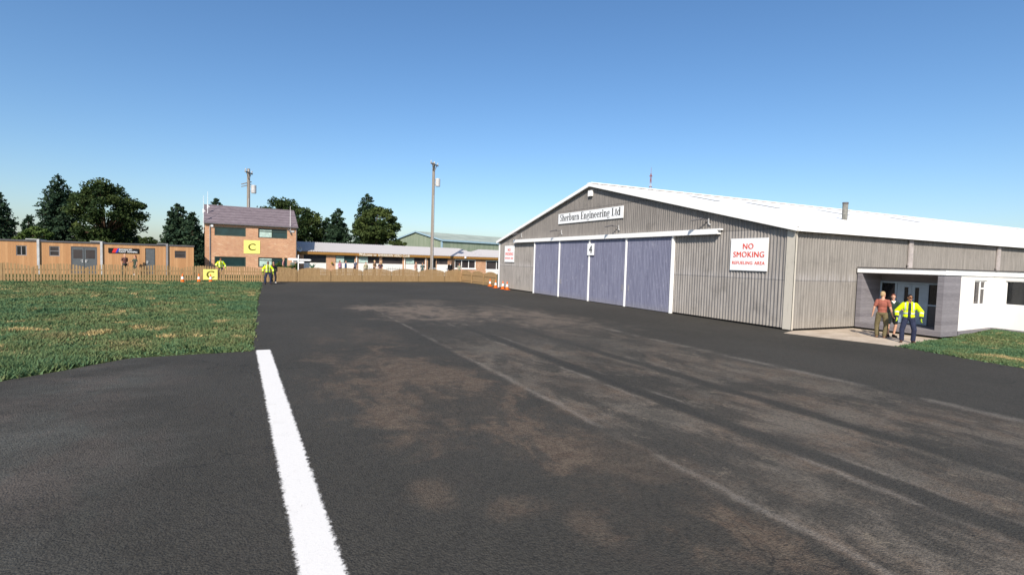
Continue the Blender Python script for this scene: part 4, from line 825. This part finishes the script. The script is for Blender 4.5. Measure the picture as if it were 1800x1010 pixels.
# lattice mast far behind
px, py = far_point(1136, 150); H_ = 30.2; mast = thing('lattice_mast', 'thin red and white lattice radio mast far behind the hangar roof', 'radio mast', (px, py, 0))
MR, MW = flat('mast_red', '#96605f', .6, .1), flat('mast_white', '#b9bec6', .6, .1); z = 0; i = 0
while z < H_-1.9:
    z1 = min(z+1.6, H_-1.9); m = MB(); w0 = .3-.18*z/H_; w1 = .3-.18*z1/H_; P_ = [(1, 1), (-1, 1), (-1, -1), (1, -1)]
    for a in range(4):
        b = (a+1) % 4; A0 = (P_[a][0]*w0, P_[a][1]*w0, z); A1 = (P_[a][0]*w1, P_[a][1]*w1, z1); B1 = (P_[b][0]*w1, P_[b][1]*w1, z1); B0 = (P_[b][0]*w0, P_[b][1]*w0, z)
        m.tube(A0, A1, .04, .04, 5); m.tube(A0, B1, .03, .03, 4); m.tube(A1, B1, .03, .03, 4)
    m.build('mast_section', MR if (25.2 < (z+z1)/2 < 28.4 or (z < 20 and i % 2)) else MW, mast); z = z1; i += 1
m = MB(); m.tube((0, 0, H_-1.9), (0, 0, H_), .06, .03); m.build('tip', MR, mast)
for zz in (24.6, 27.6): m = MB(); m.box(-.55, .55, -.04, .04, zz, zz+.14); m.box(-.04, .04, -.55, .55, zz, zz+.14); m.build('antenna_arm', MR, mast)

# ------------------------------------------------------------------ fences
def top_z(s): u = ((s-12.05)/3.1) % 1.; return 1.12+.27*math.sin(PI*u)**.75
def fence_panel(parent, s0, s1, pw, gap, P, closed=False, z0=.03):
    m = MB(); s = s0+.02; i = 0
    while s+pw <= s1-.005:
        a, b = s, s+pw; r_ = random.uniform(-.008, .008); zt = top_z((a+b)/2)+r_; c = pw*.5; t0 = -.02+random.uniform(-.003, .003)
        m.prism([(a, z0), (b, z0), (b, zt-.035), (b-pw*.28, zt), (a+pw*.28, zt), (a, zt-.035)], 'y', t0, t0+.02); s += pw+gap
    m.box(s0, s1, .004, .042, .22, .31); m.box(s0, s1, .004, .042, .86, .95)
    m.v = [tuple(P(x, y, z)) for x, y, z in m.v]
    return m.build('fence_panel', M_FENCE, parent)
def fence(name, label, s0, s1, pw, gap, post=True, extra=None):
    f = site(name, label, 'fence', s0, 0); P = lambda s, t, z: (s-s0, t, z)
    lows = [12.05+3.1*k for k in range(-14, 6)]; cuts = [s0]+[l for l in lows if s0+.3 < l < s1-.3]+[s1]
    for a, b in zip(cuts, cuts[1:]):
        fence_panel(f, a+.03, b-.03, pw, gap, P)
        if post:
            for s in (a, (a+b)/2-.1):
                m = MB(); h = top_z(s+.001)-.03; m.box(s-s0-.07, s-s0+.07, -.035, .09, 0, h); m.build('post', M_FENCE, f, bevel=.008)
        else: m = MB(); m.box(a-s0-.05, a-s0+.05, .045, .14, 0, 1.08); m.build('post', M_FENCE, f)
    return f
fence('picket_fence', 'long scalloped picket fence with open gaps along the grass', -23.0, .9, .115, .072)
f2 = fence('board_fence', 'scalloped close boarded timber fence along the tarmac edge',   .95, 20.45, .105, .016, post=False)
# its return towards the hangar corner
f3 = thing('board_fence', 'short close boarded fence running back from the fence corner to the hangar', 'fence', FL(20.45, 0), FR-PI/2-.11)
for i in range(3): fence_panel(f3, i*2.95, i*2.95+2.93, .095, .012, lambda s, t, z: (s, -t, z))
for i in range(4): m = MB(); m.box(i*2.95-.05, i*2.95+.05, -.14, -.045, 0, 1.08); m.build('post', M_FENCE, f3)
f4 = site('garden_fence', 'short picket fence in the gap between the timber cabin and the tower', 'fence', -5.25, 4.6)
m = MB()
for i in range(6): x = .02+i*.135; m.prism([(x, .3), (x+.09, .3), (x+.09, 1.2), (x+.045, 1.25), (x, 1.2)], 'y', 0, .02)
m.box(0, .82, .021, .05, .5, .58); m.box(0, .82, .021, .05, 1.0, 1.08); m.build('fence_panel', M_FENCE, f4)

# ------------------------------------------------------------------ traffic cones
def make_cone(h):
    t = thing('traffic_cone', '', 'traffic cone', (0, 0, 0), 0, 'orange traffic cones'); MO = flat('cone_orange', '#f06a10', .55, .1); MWc = flat('cone_white_sleeve', '#f2f1ee', .4, .05); k = h/.75
    r = lambda z: .14*k*(1-z/(h*1.12))+.012
    m = MB(); m.box(-.2*k, .2*k, -.2*k, .2*k, .012, .05*k); m.build('base', MO, t, bevel=.012)
    m = MB(); m.lathe([(r(z), z) for z in np.linspace(.045*k, h*.98, 8)]+[(.0, h)], n=18); m.build('cone_body', MO, t, smooth=True)
    m = MB(); m.lathe([(r(z)+.006, z) for z in np.linspace(h*.38, h*.68, 4)], n=18); m.build('reflective_sleeve', MWc, t, smooth=True)
    return t
k1 = make_cone(.72); k1.location = (-6.25, 50.9, 0); k1['label'] = 'traffic cone on the grass by the picket fence, furthest left'
copy_thing(k1, (-5.1, 51.1, 0), .4, 'traffic cone on the grass just left of the yellow C sign'); copy_thing(k1, (-4.25, 51.25, 0), .1, 'traffic cone standing in front of the yellow C sign on the fence')
k2 = make_cone(.74); k2.location = (20.0, 47.5, 0); k2['label'] = 'traffic cone against the end of the boarded fence'
copy_thing(k2, (19.45, 44.85, 0), .3, 'second traffic cone from the fence end at the hangar corner'); copy_thing(k2, (19.45, 43.2, 0), .7, 'third traffic cone from the fence end along the hangar foot'); copy_thing(k2, (19.4, 42.15, 0), .2, 'traffic cone on the tarmac nearest to the hangar doors')

# ------------------------------------------------------------------ utility poles, fingerpost
def pole(s, t, H, label, arm_z, arm_dir, tz, low=False):
    p = thing('utility_pole', label, 'utility pole', FL(s, t, G0-.1), FR, 'timber utility poles'); h = H-G0+.1
    m = MB(); m.tube((0, 0, 0), (0, 0, h), .20, .15, 14); m.build('shaft', M_POLE, p, smooth=False)
    ax, ay = math.cos(arm_dir), math.sin(arm_dir); z = arm_z-G0; L = .95
    m = MB(); m.bar((-ax*L, -ay*L-.17, z), (ax*L, ay*L-.17, z), .13, .12); m.bar((ax*.6, ay*.6-.18, z-.05), (0, -.17, z-.75), .05, .05); m.bar((-ax*.6, -ay*.6-.18, z-.05), (0, -.17, z-.75), .05, .05); a = m.build('crossarm', M_POLE, p)
    for q in (-.85, 0, .85): m = MB(); m.lathe([(.03, 0), (.03, .08), (.075, .1), (.055, .16), (.075, .18), (.05, .25), (0, .27)], (ax*q, ay*q-.17, z+.06), 10); m.build('insulator', M_LGREY, a)
    if low: m = MB(); m.bar((-.75, -.3, z-1.35), (.3, .1, z-.95), .1, .1); m.bar((-.75, -.3, z-1.62), (.3, .1, z-1.22), .08, .08); m.build('lower_arm', M_POLE, p)
    m = MB(); zz = tz-G0+.1; m.lathe([(0, 0), (.25, 0), (.27, .03), (.27, .82), (.25, .88), (.1, .92), (0, .92)], (.52, -.05, zz), 18); tr = m.build('transformer', M_LGREY, p)
    m = MB(); m.bar((.1, -.02, zz+.2), (.3, -.03, zz+.2), .08, .06); m.bar((.1, -.02, zz+.7), (.3, -.03, zz+.7), .08, .06); m.build('bracket', M_GREY, tr)
    m = MB(); m.tube((.02, -.21, 0), (.02, -.17, h*.72), .025, .025, 6); m.build('cable_guard', M_LGREY, p)
    return p
pole(17.66, 2.0, 13.35, 'tall timber utility pole with transformer in front of the clubhouse', 13.2, R(38), 10.72)
pole(.45, 13, 11.9, 'timber utility pole with transformer rising behind the brick tower', 11.55, R(60), 9.25, True)
fp = site('fingerpost', 'white fingerpost sign with direction boards behind the fence', 'signpost', 2.9, .35)
m = MB(); m.tube((0, 0, 0), (0, 0, 2.45), .05, .045, 10); m.lathe([(.05, 2.45), (.07, 2.48), (0, 2.56)], n=10); m.build('post', M_WHITE, fp)
for z, x0, x1, y, mt in ((2.14, -.98, -.06, -.02, 0), (1.93, -.62, -.06, -.05, 1), (2.08, .06, 1.18, .03, 0), (1.84, .06, .55, -.03, 0)):
    m = MB(); tip = x0 if x0 < -.1 else x1; a, b = (x0+.12, x1) if x0 < -.1 else (x0, x1-.12)
    m.prism([(a, z-.09), (b, z-.09), (b, z+.09), (a, z+.09)], 'y', y-.015, y+.015)
    m.prism([(a, z-.09), (a, z+.09), (tip, z)] if x0 < -.1 else [(b, z-.09), (tip, z), (b, z+.09)], 'y', y-.015, y+.015); f = m.build('finger_board', M_WHITE, fp)
    if mt: q = MB(); q.box(a+.02, b-.04, y-.02, y-.016, z-.06, z+.06); q.build('black_plate', M_INK, f)

# ------------------------------------------------------------------ plants and trees
def leaves(centers, radii, n, size, seed, tbase, tvar, flat_=.8, hmin=0.):
    """leaf-sized diamonds scattered through clumps; tint differs per clump and per leaf"""
    r = np.random.default_rng(seed); C = np.asarray(centers); k = len(C); ci = np.repeat(np.arange(k), n)
    d = r.normal(size=(k*n, 3)); d /= np.linalg.norm(d, axis=1, keepdims=True); rad = np.asarray(radii)[ci]; rad = rad if rad.ndim == 2 else rad[:, None]
    p = C[ci]+d*rad*(r.random((k*n, 1))**.45); m = k*n
    a = r.normal(size=(m, 3)); a[:, 2] *= flat_; a /= np.linalg.norm(a, axis=1, keepdims=True); b = np.cross(a, r.normal(size=(m, 3))); b /= np.linalg.norm(b, axis=1, keepdims=True)
    s = size*r.uniform(.6, 1.4, (m, 1)); V = np.stack([p-a*s, p-b*s*.55, p+a*s, p+b*s*.55], 1)
    if hmin: V[:, :, 2] = np.maximum(V[:, :, 2], hmin)
    ct = np.clip(tbase+r.normal(0, tvar, k), 0, 1); t = np.clip(ct[ci]+r.normal(0, .12, m), 0, 1)
    return V.reshape(-1, 3), np.arange(m*4).reshape(-1, 4), np.repeat(t, 4)
def conifer(px, top, hw, depth, label, seed, mat=None, lean=0., tb=.3, full=.85, base=.06):
    x, y = far_point(px, depth); H = ht(px, top, depth)-G0; Rm = hw/FPX*depth; r = np.random.default_rng(seed)
    t = thing('conifer_tree', label, 'tree', (x, y, G0), r.uniform(0, 6), 'trees behind the buildings')
    C = []; Rd = []; lv = int(18+H*1.3); mb = MB()
    for i in range(lv):
        f = base+(1-base)*(i/(lv-1)); z = H*f; rr = Rm*1.12*(1-f)**full*r.uniform(.88, 1.06)+.15; nb = max(4, int(5+rr*4.2))
        for j in range(nb):
            a = r.uniform(0, 2*PI); L = rr*r.uniform(.6, 1.1); steps = max(1, int(L/.55))
            for s in range(steps):
                q = (s+1)/steps; C.append((math.cos(a)*L*q+lean*f, math.sin(a)*L*q, z-.28*L*q*q+r.uniform(-.15, .15))); Rd.append((.42, .42, .28))
            if j % 3 == 0 and L > .6: mb.tube((lean*f, 0, z), (math.cos(a)*L*.9+lean*f, math.sin(a)*L*.9, z-.2*L), .05, .015, 5)
    C.append((lean, 0, H-.15)); Rd.append((.14, .14, .3))
    V, F, T = leaves(C, Rd, 9 if len(C) > 1400 else 13, .21, seed, tb, .16); np_mesh('crown', V, F, mat or M_CONIF, T, t, 4)
    mb.tube((0, 0, -.3), (lean, 0, H*.97), .05*H**.7+.06, .03, 9); mb.build('trunk', M_BARK, t); return t
def broadleaf(px, top, x0, x1, bot, depth, label, seed, mat=None, tb=.45, n=70, gaps=0., leaf=.2, kind='broadleaf_tree'):
    cx = (x0+x1)/2; x, y = far_point(cx, depth); H = ht(cx, top, depth)-G0; zb = max(.5, ht(cx, bot, depth)-G0); Rx = (x1-x0)/2/FPX*depth; r = np.random.default_rng(seed)
    t = thing(kind, label, 'tree', (x, y, G0), -YAW, 'trees behind the buildings'); C = []; Rd = []; mb = MB(); zc = (H+zb)/2; Rz_ = (H-zb)/2; off = (px-cx)/FPX*depth
    while len(C) < n:
        d = r.normal(size=3); d /= np.linalg.norm(d); q = r.uniform(.35, 1)**.5; p = np.array([d[0]*Rx*q, d[1]*Rx*.8*q, zc+d[2]*Rz_*q]); p[0] += off*max(0, (p[2]-zc)/Rz_)
        if gaps and vnoise(np.array([p[0]]), np.array([p[2]]), .45, seed)[0] < gaps: continue
        C.append(p); g = r.uniform(.14, .26)*Rx; Rd.append((g*1.2, g*1.2, g*.75))
    V, F, T = leaves(C, Rd, 150, leaf, seed, tb, .2); np_mesh('crown', V, F, mat or M_BROAD, T, t, 4)
    mb.tube((0, 0, -.3), (off*.2, 0, zb+.2*H), .035*H, .022*H, 10)
    for i in range(0, n, 3): p = C[i]; mb.tube((off*.2, 0, zb+.1*H+.02*(i % 7)*H), tuple(p), .011*H, .004*H, 6)
    mb.build('trunk', M_BARK, t); return t
conifer(-4, 340, 36, 84, 'dark conifer cut off by the left edge of the picture', 1, full=.62)
conifer(50, 381, 15, 120, 'small dark conifer far behind the bright green bush', 2, full=.6)
conifer(103, 311, 47, 86, 'tall broad dark conifer behind the left half of the cabin', 3, full=.66, base=.03)
broadleaf(190, 319, 128, 240, 438, 82, 'wide airy broadleaf tree with sky gaps beside the tall left conifer', 4, gaps=.26, n=120, tb=.34, leaf=.2)
conifer(216, 366, 25, 90, 'conifer standing close behind the airy broadleaf tree', 5, full=.55)
broadleaf(60, 400, 33, 84, 432, 78, 'bright yellow green bush above the cabin roof', 6, M_BRIGHT, .35, 30, kind='bush')
broadleaf(252, 415, 236, 274, 434, 130, 'low dark tree clump just right of the airy broadleaf tree', 7, n=30)
conifer(311, 361, 25, 80, 'irregular pine with layered branches left of the tower', 8, full=.45, lean=-.2, base=.1)
conifer(338, 377, 17, 78, 'narrow pine standing close against the left wall of the tower', 9, full=.5)
broadleaf(330, 395, 296, 362, 440, 84, 'dense dark tree filling the gap beside the tower', 10, M_CONIF, .3, 46, kind='broadleaf_tree')
conifer(380, 352, 24, 95, 'dark conifer just peeping over the left end of the tower roof', 11, full=.5)
broadleaf(492, 351, 458, 560, 440, 92, 'large rounded dark tree behind the right end of the tower', 12, tb=.22, n=110, gaps=.12)
conifer(556, 378, 15, 96, 'thin spiky conifer left of the pointed conifer', 13, full=.8)
conifer(573, 386, 17, 94, 'small conifer touching the pointed conifer on its left', 14, full=.6)
conifer(592, 369, 32, 90, 'pointed conifer behind the middle of the clubhouse', 15, full=.68, base=.03)
conifer(643, 344, 36, 90, 'tallest conifer behind the clubhouse roof', 16, full=.6, base=.03)
broadleaf(662, 365, 622, 698, 434, 84, 'round olive green tree right of the tallest conifer', 17, tb=.5, n=80, gaps=.15)
broadleaf(700, 424, 682, 716, 438, 82, 'low bush beside the green hangar gable', 18, n=22, tb=.5, kind='bush')
broadleaf(285, 424, 262, 300, 436, 150, 'small distant hedge tree seen over the right part of the cabin', 19, n=24)
broadleaf(1750, 412, 1738, 1764, 440, 190, 'distant treetop just showing over the hangar ridge', 20, n=40); broadleaf(1778, 417, 1768, 1790, 440, 190, 'smaller distant treetop over the right end of the hangar ridge', 21, n=30)
def shrub(name, s, t, w, h, label, seed, mat, n=26, tb=.5, grp=None):
    r = np.random.default_rng(seed); o = thing(name, label, 'shrub', FL(s, t, G0-.2), FR, grp); C = [(r.uniform(-w, w), r.uniform(-.25, .25), h*r.uniform(.35, .95)*(1-.4*abs(i/n-.5))) for i in range(n)]
    V, F, T = leaves(C, [.16]*n, 60, .055, seed, tb, .2); np_mesh('foliage', V, F, mat, T, o, 4); m = MB()
    for c in C[::3]: m.tube((c[0]*.5, 0, 0), c, .014, .006, 5)
    m.build('stems', M_BARK, o); return o
shrub('shrub', 1.35, 1.0, .55, 1.72, 'leafy green shrub behind the fence at the tower, left one', 31, M_SHRUB, grp='shrubs behind the fence'); shrub('shrub', 2.45, 1.0, .5, 1.62, 'leafy green shrub behind the fence near the fingerpost', 32, M_SHRUB, grp='shrubs behind the fence')
shrub('shrub', .2, 1.0, .3, 1.7, 'small green shrub behind the standing marshaller', 33, M_SHRUB, 14, grp='shrubs behind the fence')
pb = site('planter', 'brown planter box with a spiky blue green plant by the clubhouse', 'planter', 5.5, 5.6)
m = MB(); m.box(-.75, .75, -.3, .3, .3, 1.02); m.box(-.8, .8, -.35, .35, 1.02, 1.1); m.build('planter_box', M_FENCE, pb)
m = MB()
for i in range(13):
    a = 2*PI*i/13; l = .5+.15*(i % 3); e = Vector((math.cos(a)*l*.7, math.sin(a)*l*.7, 1.1+l*.8)); d = Vector((-math.sin(a), math.cos(a), 0))*.045; b_ = Vector((math.cos(a)*.05, math.sin(a)*.05, 1.08)); mid_ = b_.lerp(e, .5)+Vector((0, 0, .08))
    m.face([b_-d, b_+d, mid_+d*1.3, mid_-d*1.3]); m.face([mid_-d*1.3, mid_+d*1.3, e])
m.build('spiky_leaves', M_AGAVE, pb)

# ------------------------------------------------------------------ people
A_hv = [((-.37, .04, 1.17), (-.36, -.10, .93)), ((.37, .04, 1.17), (.36, -.10, .93))]
A_dn = [((-.25, .05, 1.16), (-.26, -.02, .92)), ((.25, .05, 1.16), (.26, -.02, .92))]
NAVY = '#23283a'
person('man in yellow high visibility jacket and dark glasses facing the apron by the annex porch', (21.42, 11.12, 0), R(-58), 1.78, 'tan', '#241a16', hivis=True, sleeves='long', bottom='#2b3047', shoes='#4a3328', arms=A_hv, stance=.17, glasses=True, gloves='#c8e020', vox=.0105, look=.35, bulk=.97)
person('fair haired man in red T-shirt and khaki trousers seen from behind at the porch', (21.87, 12.3, 0), R(112), 1.82, 'light', '#b59a72', top='#98594a', bottom='#6b6044', shoes='#7a5a44', arms=[((-.27, .04, 1.16), (-.33, -.03, .92)), ((.26, .03, 1.16), (.3, -.02, .92))], stance=.12, vox=.0105, bulk=.94, look=-.5)
person('person in dark green top and shorts gesturing beside the man in the red T-shirt', (22.55, 12.3, 0), R(-40), 1.72, 'light', '#6b3524', top='#26382f', bottom='#1c2222', legs='short', shoes='#201c1c', arms=[((-.26, .03, 1.16), (-.24, -.08, .95)), ((.27, -.03, 1.2), (.34, -.24, 1.12))], stance=.1, vox=.0105, bulk=.92, collar='#e6ded2', look=-.3)
v2 = .0145
person('marshaller in yellow high visibility jacket standing on the tarmac by the fence', (.17, 48.2, .012), R(2), 1.92, 'tan', '#241a16', hivis=True, sleeves='long', bottom='#2b3047', shoes='#3a2c24', arms=A_hv, stance=.19, glasses=True, gloves='#c8e020', vox=v2, bulk=.96, look=-.4)
person('person in black jacket and trousers just behind the marshaller on the tarmac', (.62, 50.6, .012), R(10), 1.9, 'light', '#1d1714', top='#1d1e24', sleeves='long', bottom='#24242c', shoes='#c8c4be', arms=A_dn, vox=v2, look=-.3, step=.1, collar='#7c2c2c')
person('marshaller in yellow high visibility jacket standing behind the picket fence', FL(-3.45, 1.6, .24), FR+.1, 1.84, 'tan', '#2a1c16', hivis=True, sleeves='long', bottom='#2b3047', arms=[((-.36, .02, 1.2), (-.30, -.2, 1.05)), ((.37, .04, 1.17), (.38, -.06, .92))], stance=.15, glasses=True, gloves='#c8e020', vox=v2, bulk=.96)
def civ(label, s, t, rot, **kw): return person(label, FL(s, t, G0), FR+rot, vox=v2, **kw)
civ('man in brown top under the sign of the timber cabin', -10.45, 4.3, .6, H=1.84, skin='light', hairkind='bald', top='#6e4a42', bottom='#39423c', arms=A_dn)
civ('person in green dress reaching out an arm beside the cabin sign', -9.72, 4.35, -1.1, H=1.74, skin='light', hair='#6b3524', top='#414a3e', bottom='#39463c', legs='short', hairkind='long', arms=[((-.2, -.2, 1.22), (-.1, -.5, 1.15)), ((.26, .03, 1.16), (.25, -.03, .93))], shoes='#e8e2da')
civ('man in pale pink shirt standing sideways behind the shrubs at the tower', 2.0, 2.4, 1.3, H=1.86, skin='light', hair='#b59a72', top='#b07a76', bottom='#5d5245', arms=A_dn)
civ('person in grey top gesturing behind the shrubs beside the fingerpost', 2.95, 2.9, -1.1, H=1.72, skin='light', hair='#6b4a34', top='#5f6b62', bottom='#2b2f2f', arms=[((-.2, -.2, 1.2), (-.12, -.45, 1.12)), ((.26, .03, 1.16), (.25, -.03, .93))])
civ('person in lilac pink top at the left end of the clubhouse group', 8.35, 5.4, .5, H=1.72, skin='light', hair='#3a2a22', hairkind='long', top='#c08aa2', bottom='#39405a', arms=A_dn)
civ('person in dark blue clothes by the second clubhouse window', 9.35, 6.6, 1.2, H=1.72, skin='light', hair='#57402e', top='#3a567c', sleeves='long', bottom='#232a44', arms=A_dn)
civ('person in black and white behind the fence facing the person in blue', 10.15, 5.8, -1.3, H=1.86, skin='light', hair='#c9a878', top='#55586a', bottom='#23242c', arms=A_dn, collar='#e8e6e0')
civ('person in beige jumper alone in front of a white panel', 12.05-1.1, 4.6, .1, H=1.62, skin='light', hair='#7a6040', top='#a59c7e', sleeves='long', bottom='#6b6458', arms=A_dn)
civ('person in brown top with blond hair turned to a neighbour by the clubhouse', 12.6-.55, 4.9, .7, H=1.82, skin='light', hair='#d8bf86', top='#8a6f52', bottom='#2c2620', arms=[((-.26, .03, 1.16), (-.2, -.15, 1.0)), ((.26, -.03, 1.18), (.2, -.26, 1.1))])
civ('person with blond hair in dark pink patterned top at the right of the group', 12.6, 4.6, -.5, H=1.7, skin='light', hair='#d8bf86', hairkind='long', top='#4d3a40', bottom='#b08f8a', arms=A_dn)
civ('person in orange pink top left of the person in grey green dress', 17.2, 5.2, .5, H=1.74, skin='light', hair='#a06a44', top='#b98a7a', bottom='#b9a48e', arms=A_dn)
civ('person in grey green dress left of the tall utility pole', 18.1-.15, 5.0, -.3, H=1.68, skin='light', hair='#4a3428', hairkind='long', top='#4d5c58', bottom='#46544f', legs='skirt', arms=A_dn)
civ('person in black coat and peaked cap right of the utility pole', 20.9, 3.6, .0, H=1.86, skin='light', hair='#1d1714', top='#17181d', sleeves='long', bottom='#17181d', arms=A_dn, hat='#3a3c44', bulk=1.15, collar='#c9c4bc')
civ('person in pale grey green dress beside the three pane window', 22.6, 4.4, -.6, H=1.72, skin='light', hair='#5a3428', hairkind='long', top='#8d8f7c', bottom='#4c5a4e', legs='skirt', arms=A_dn)
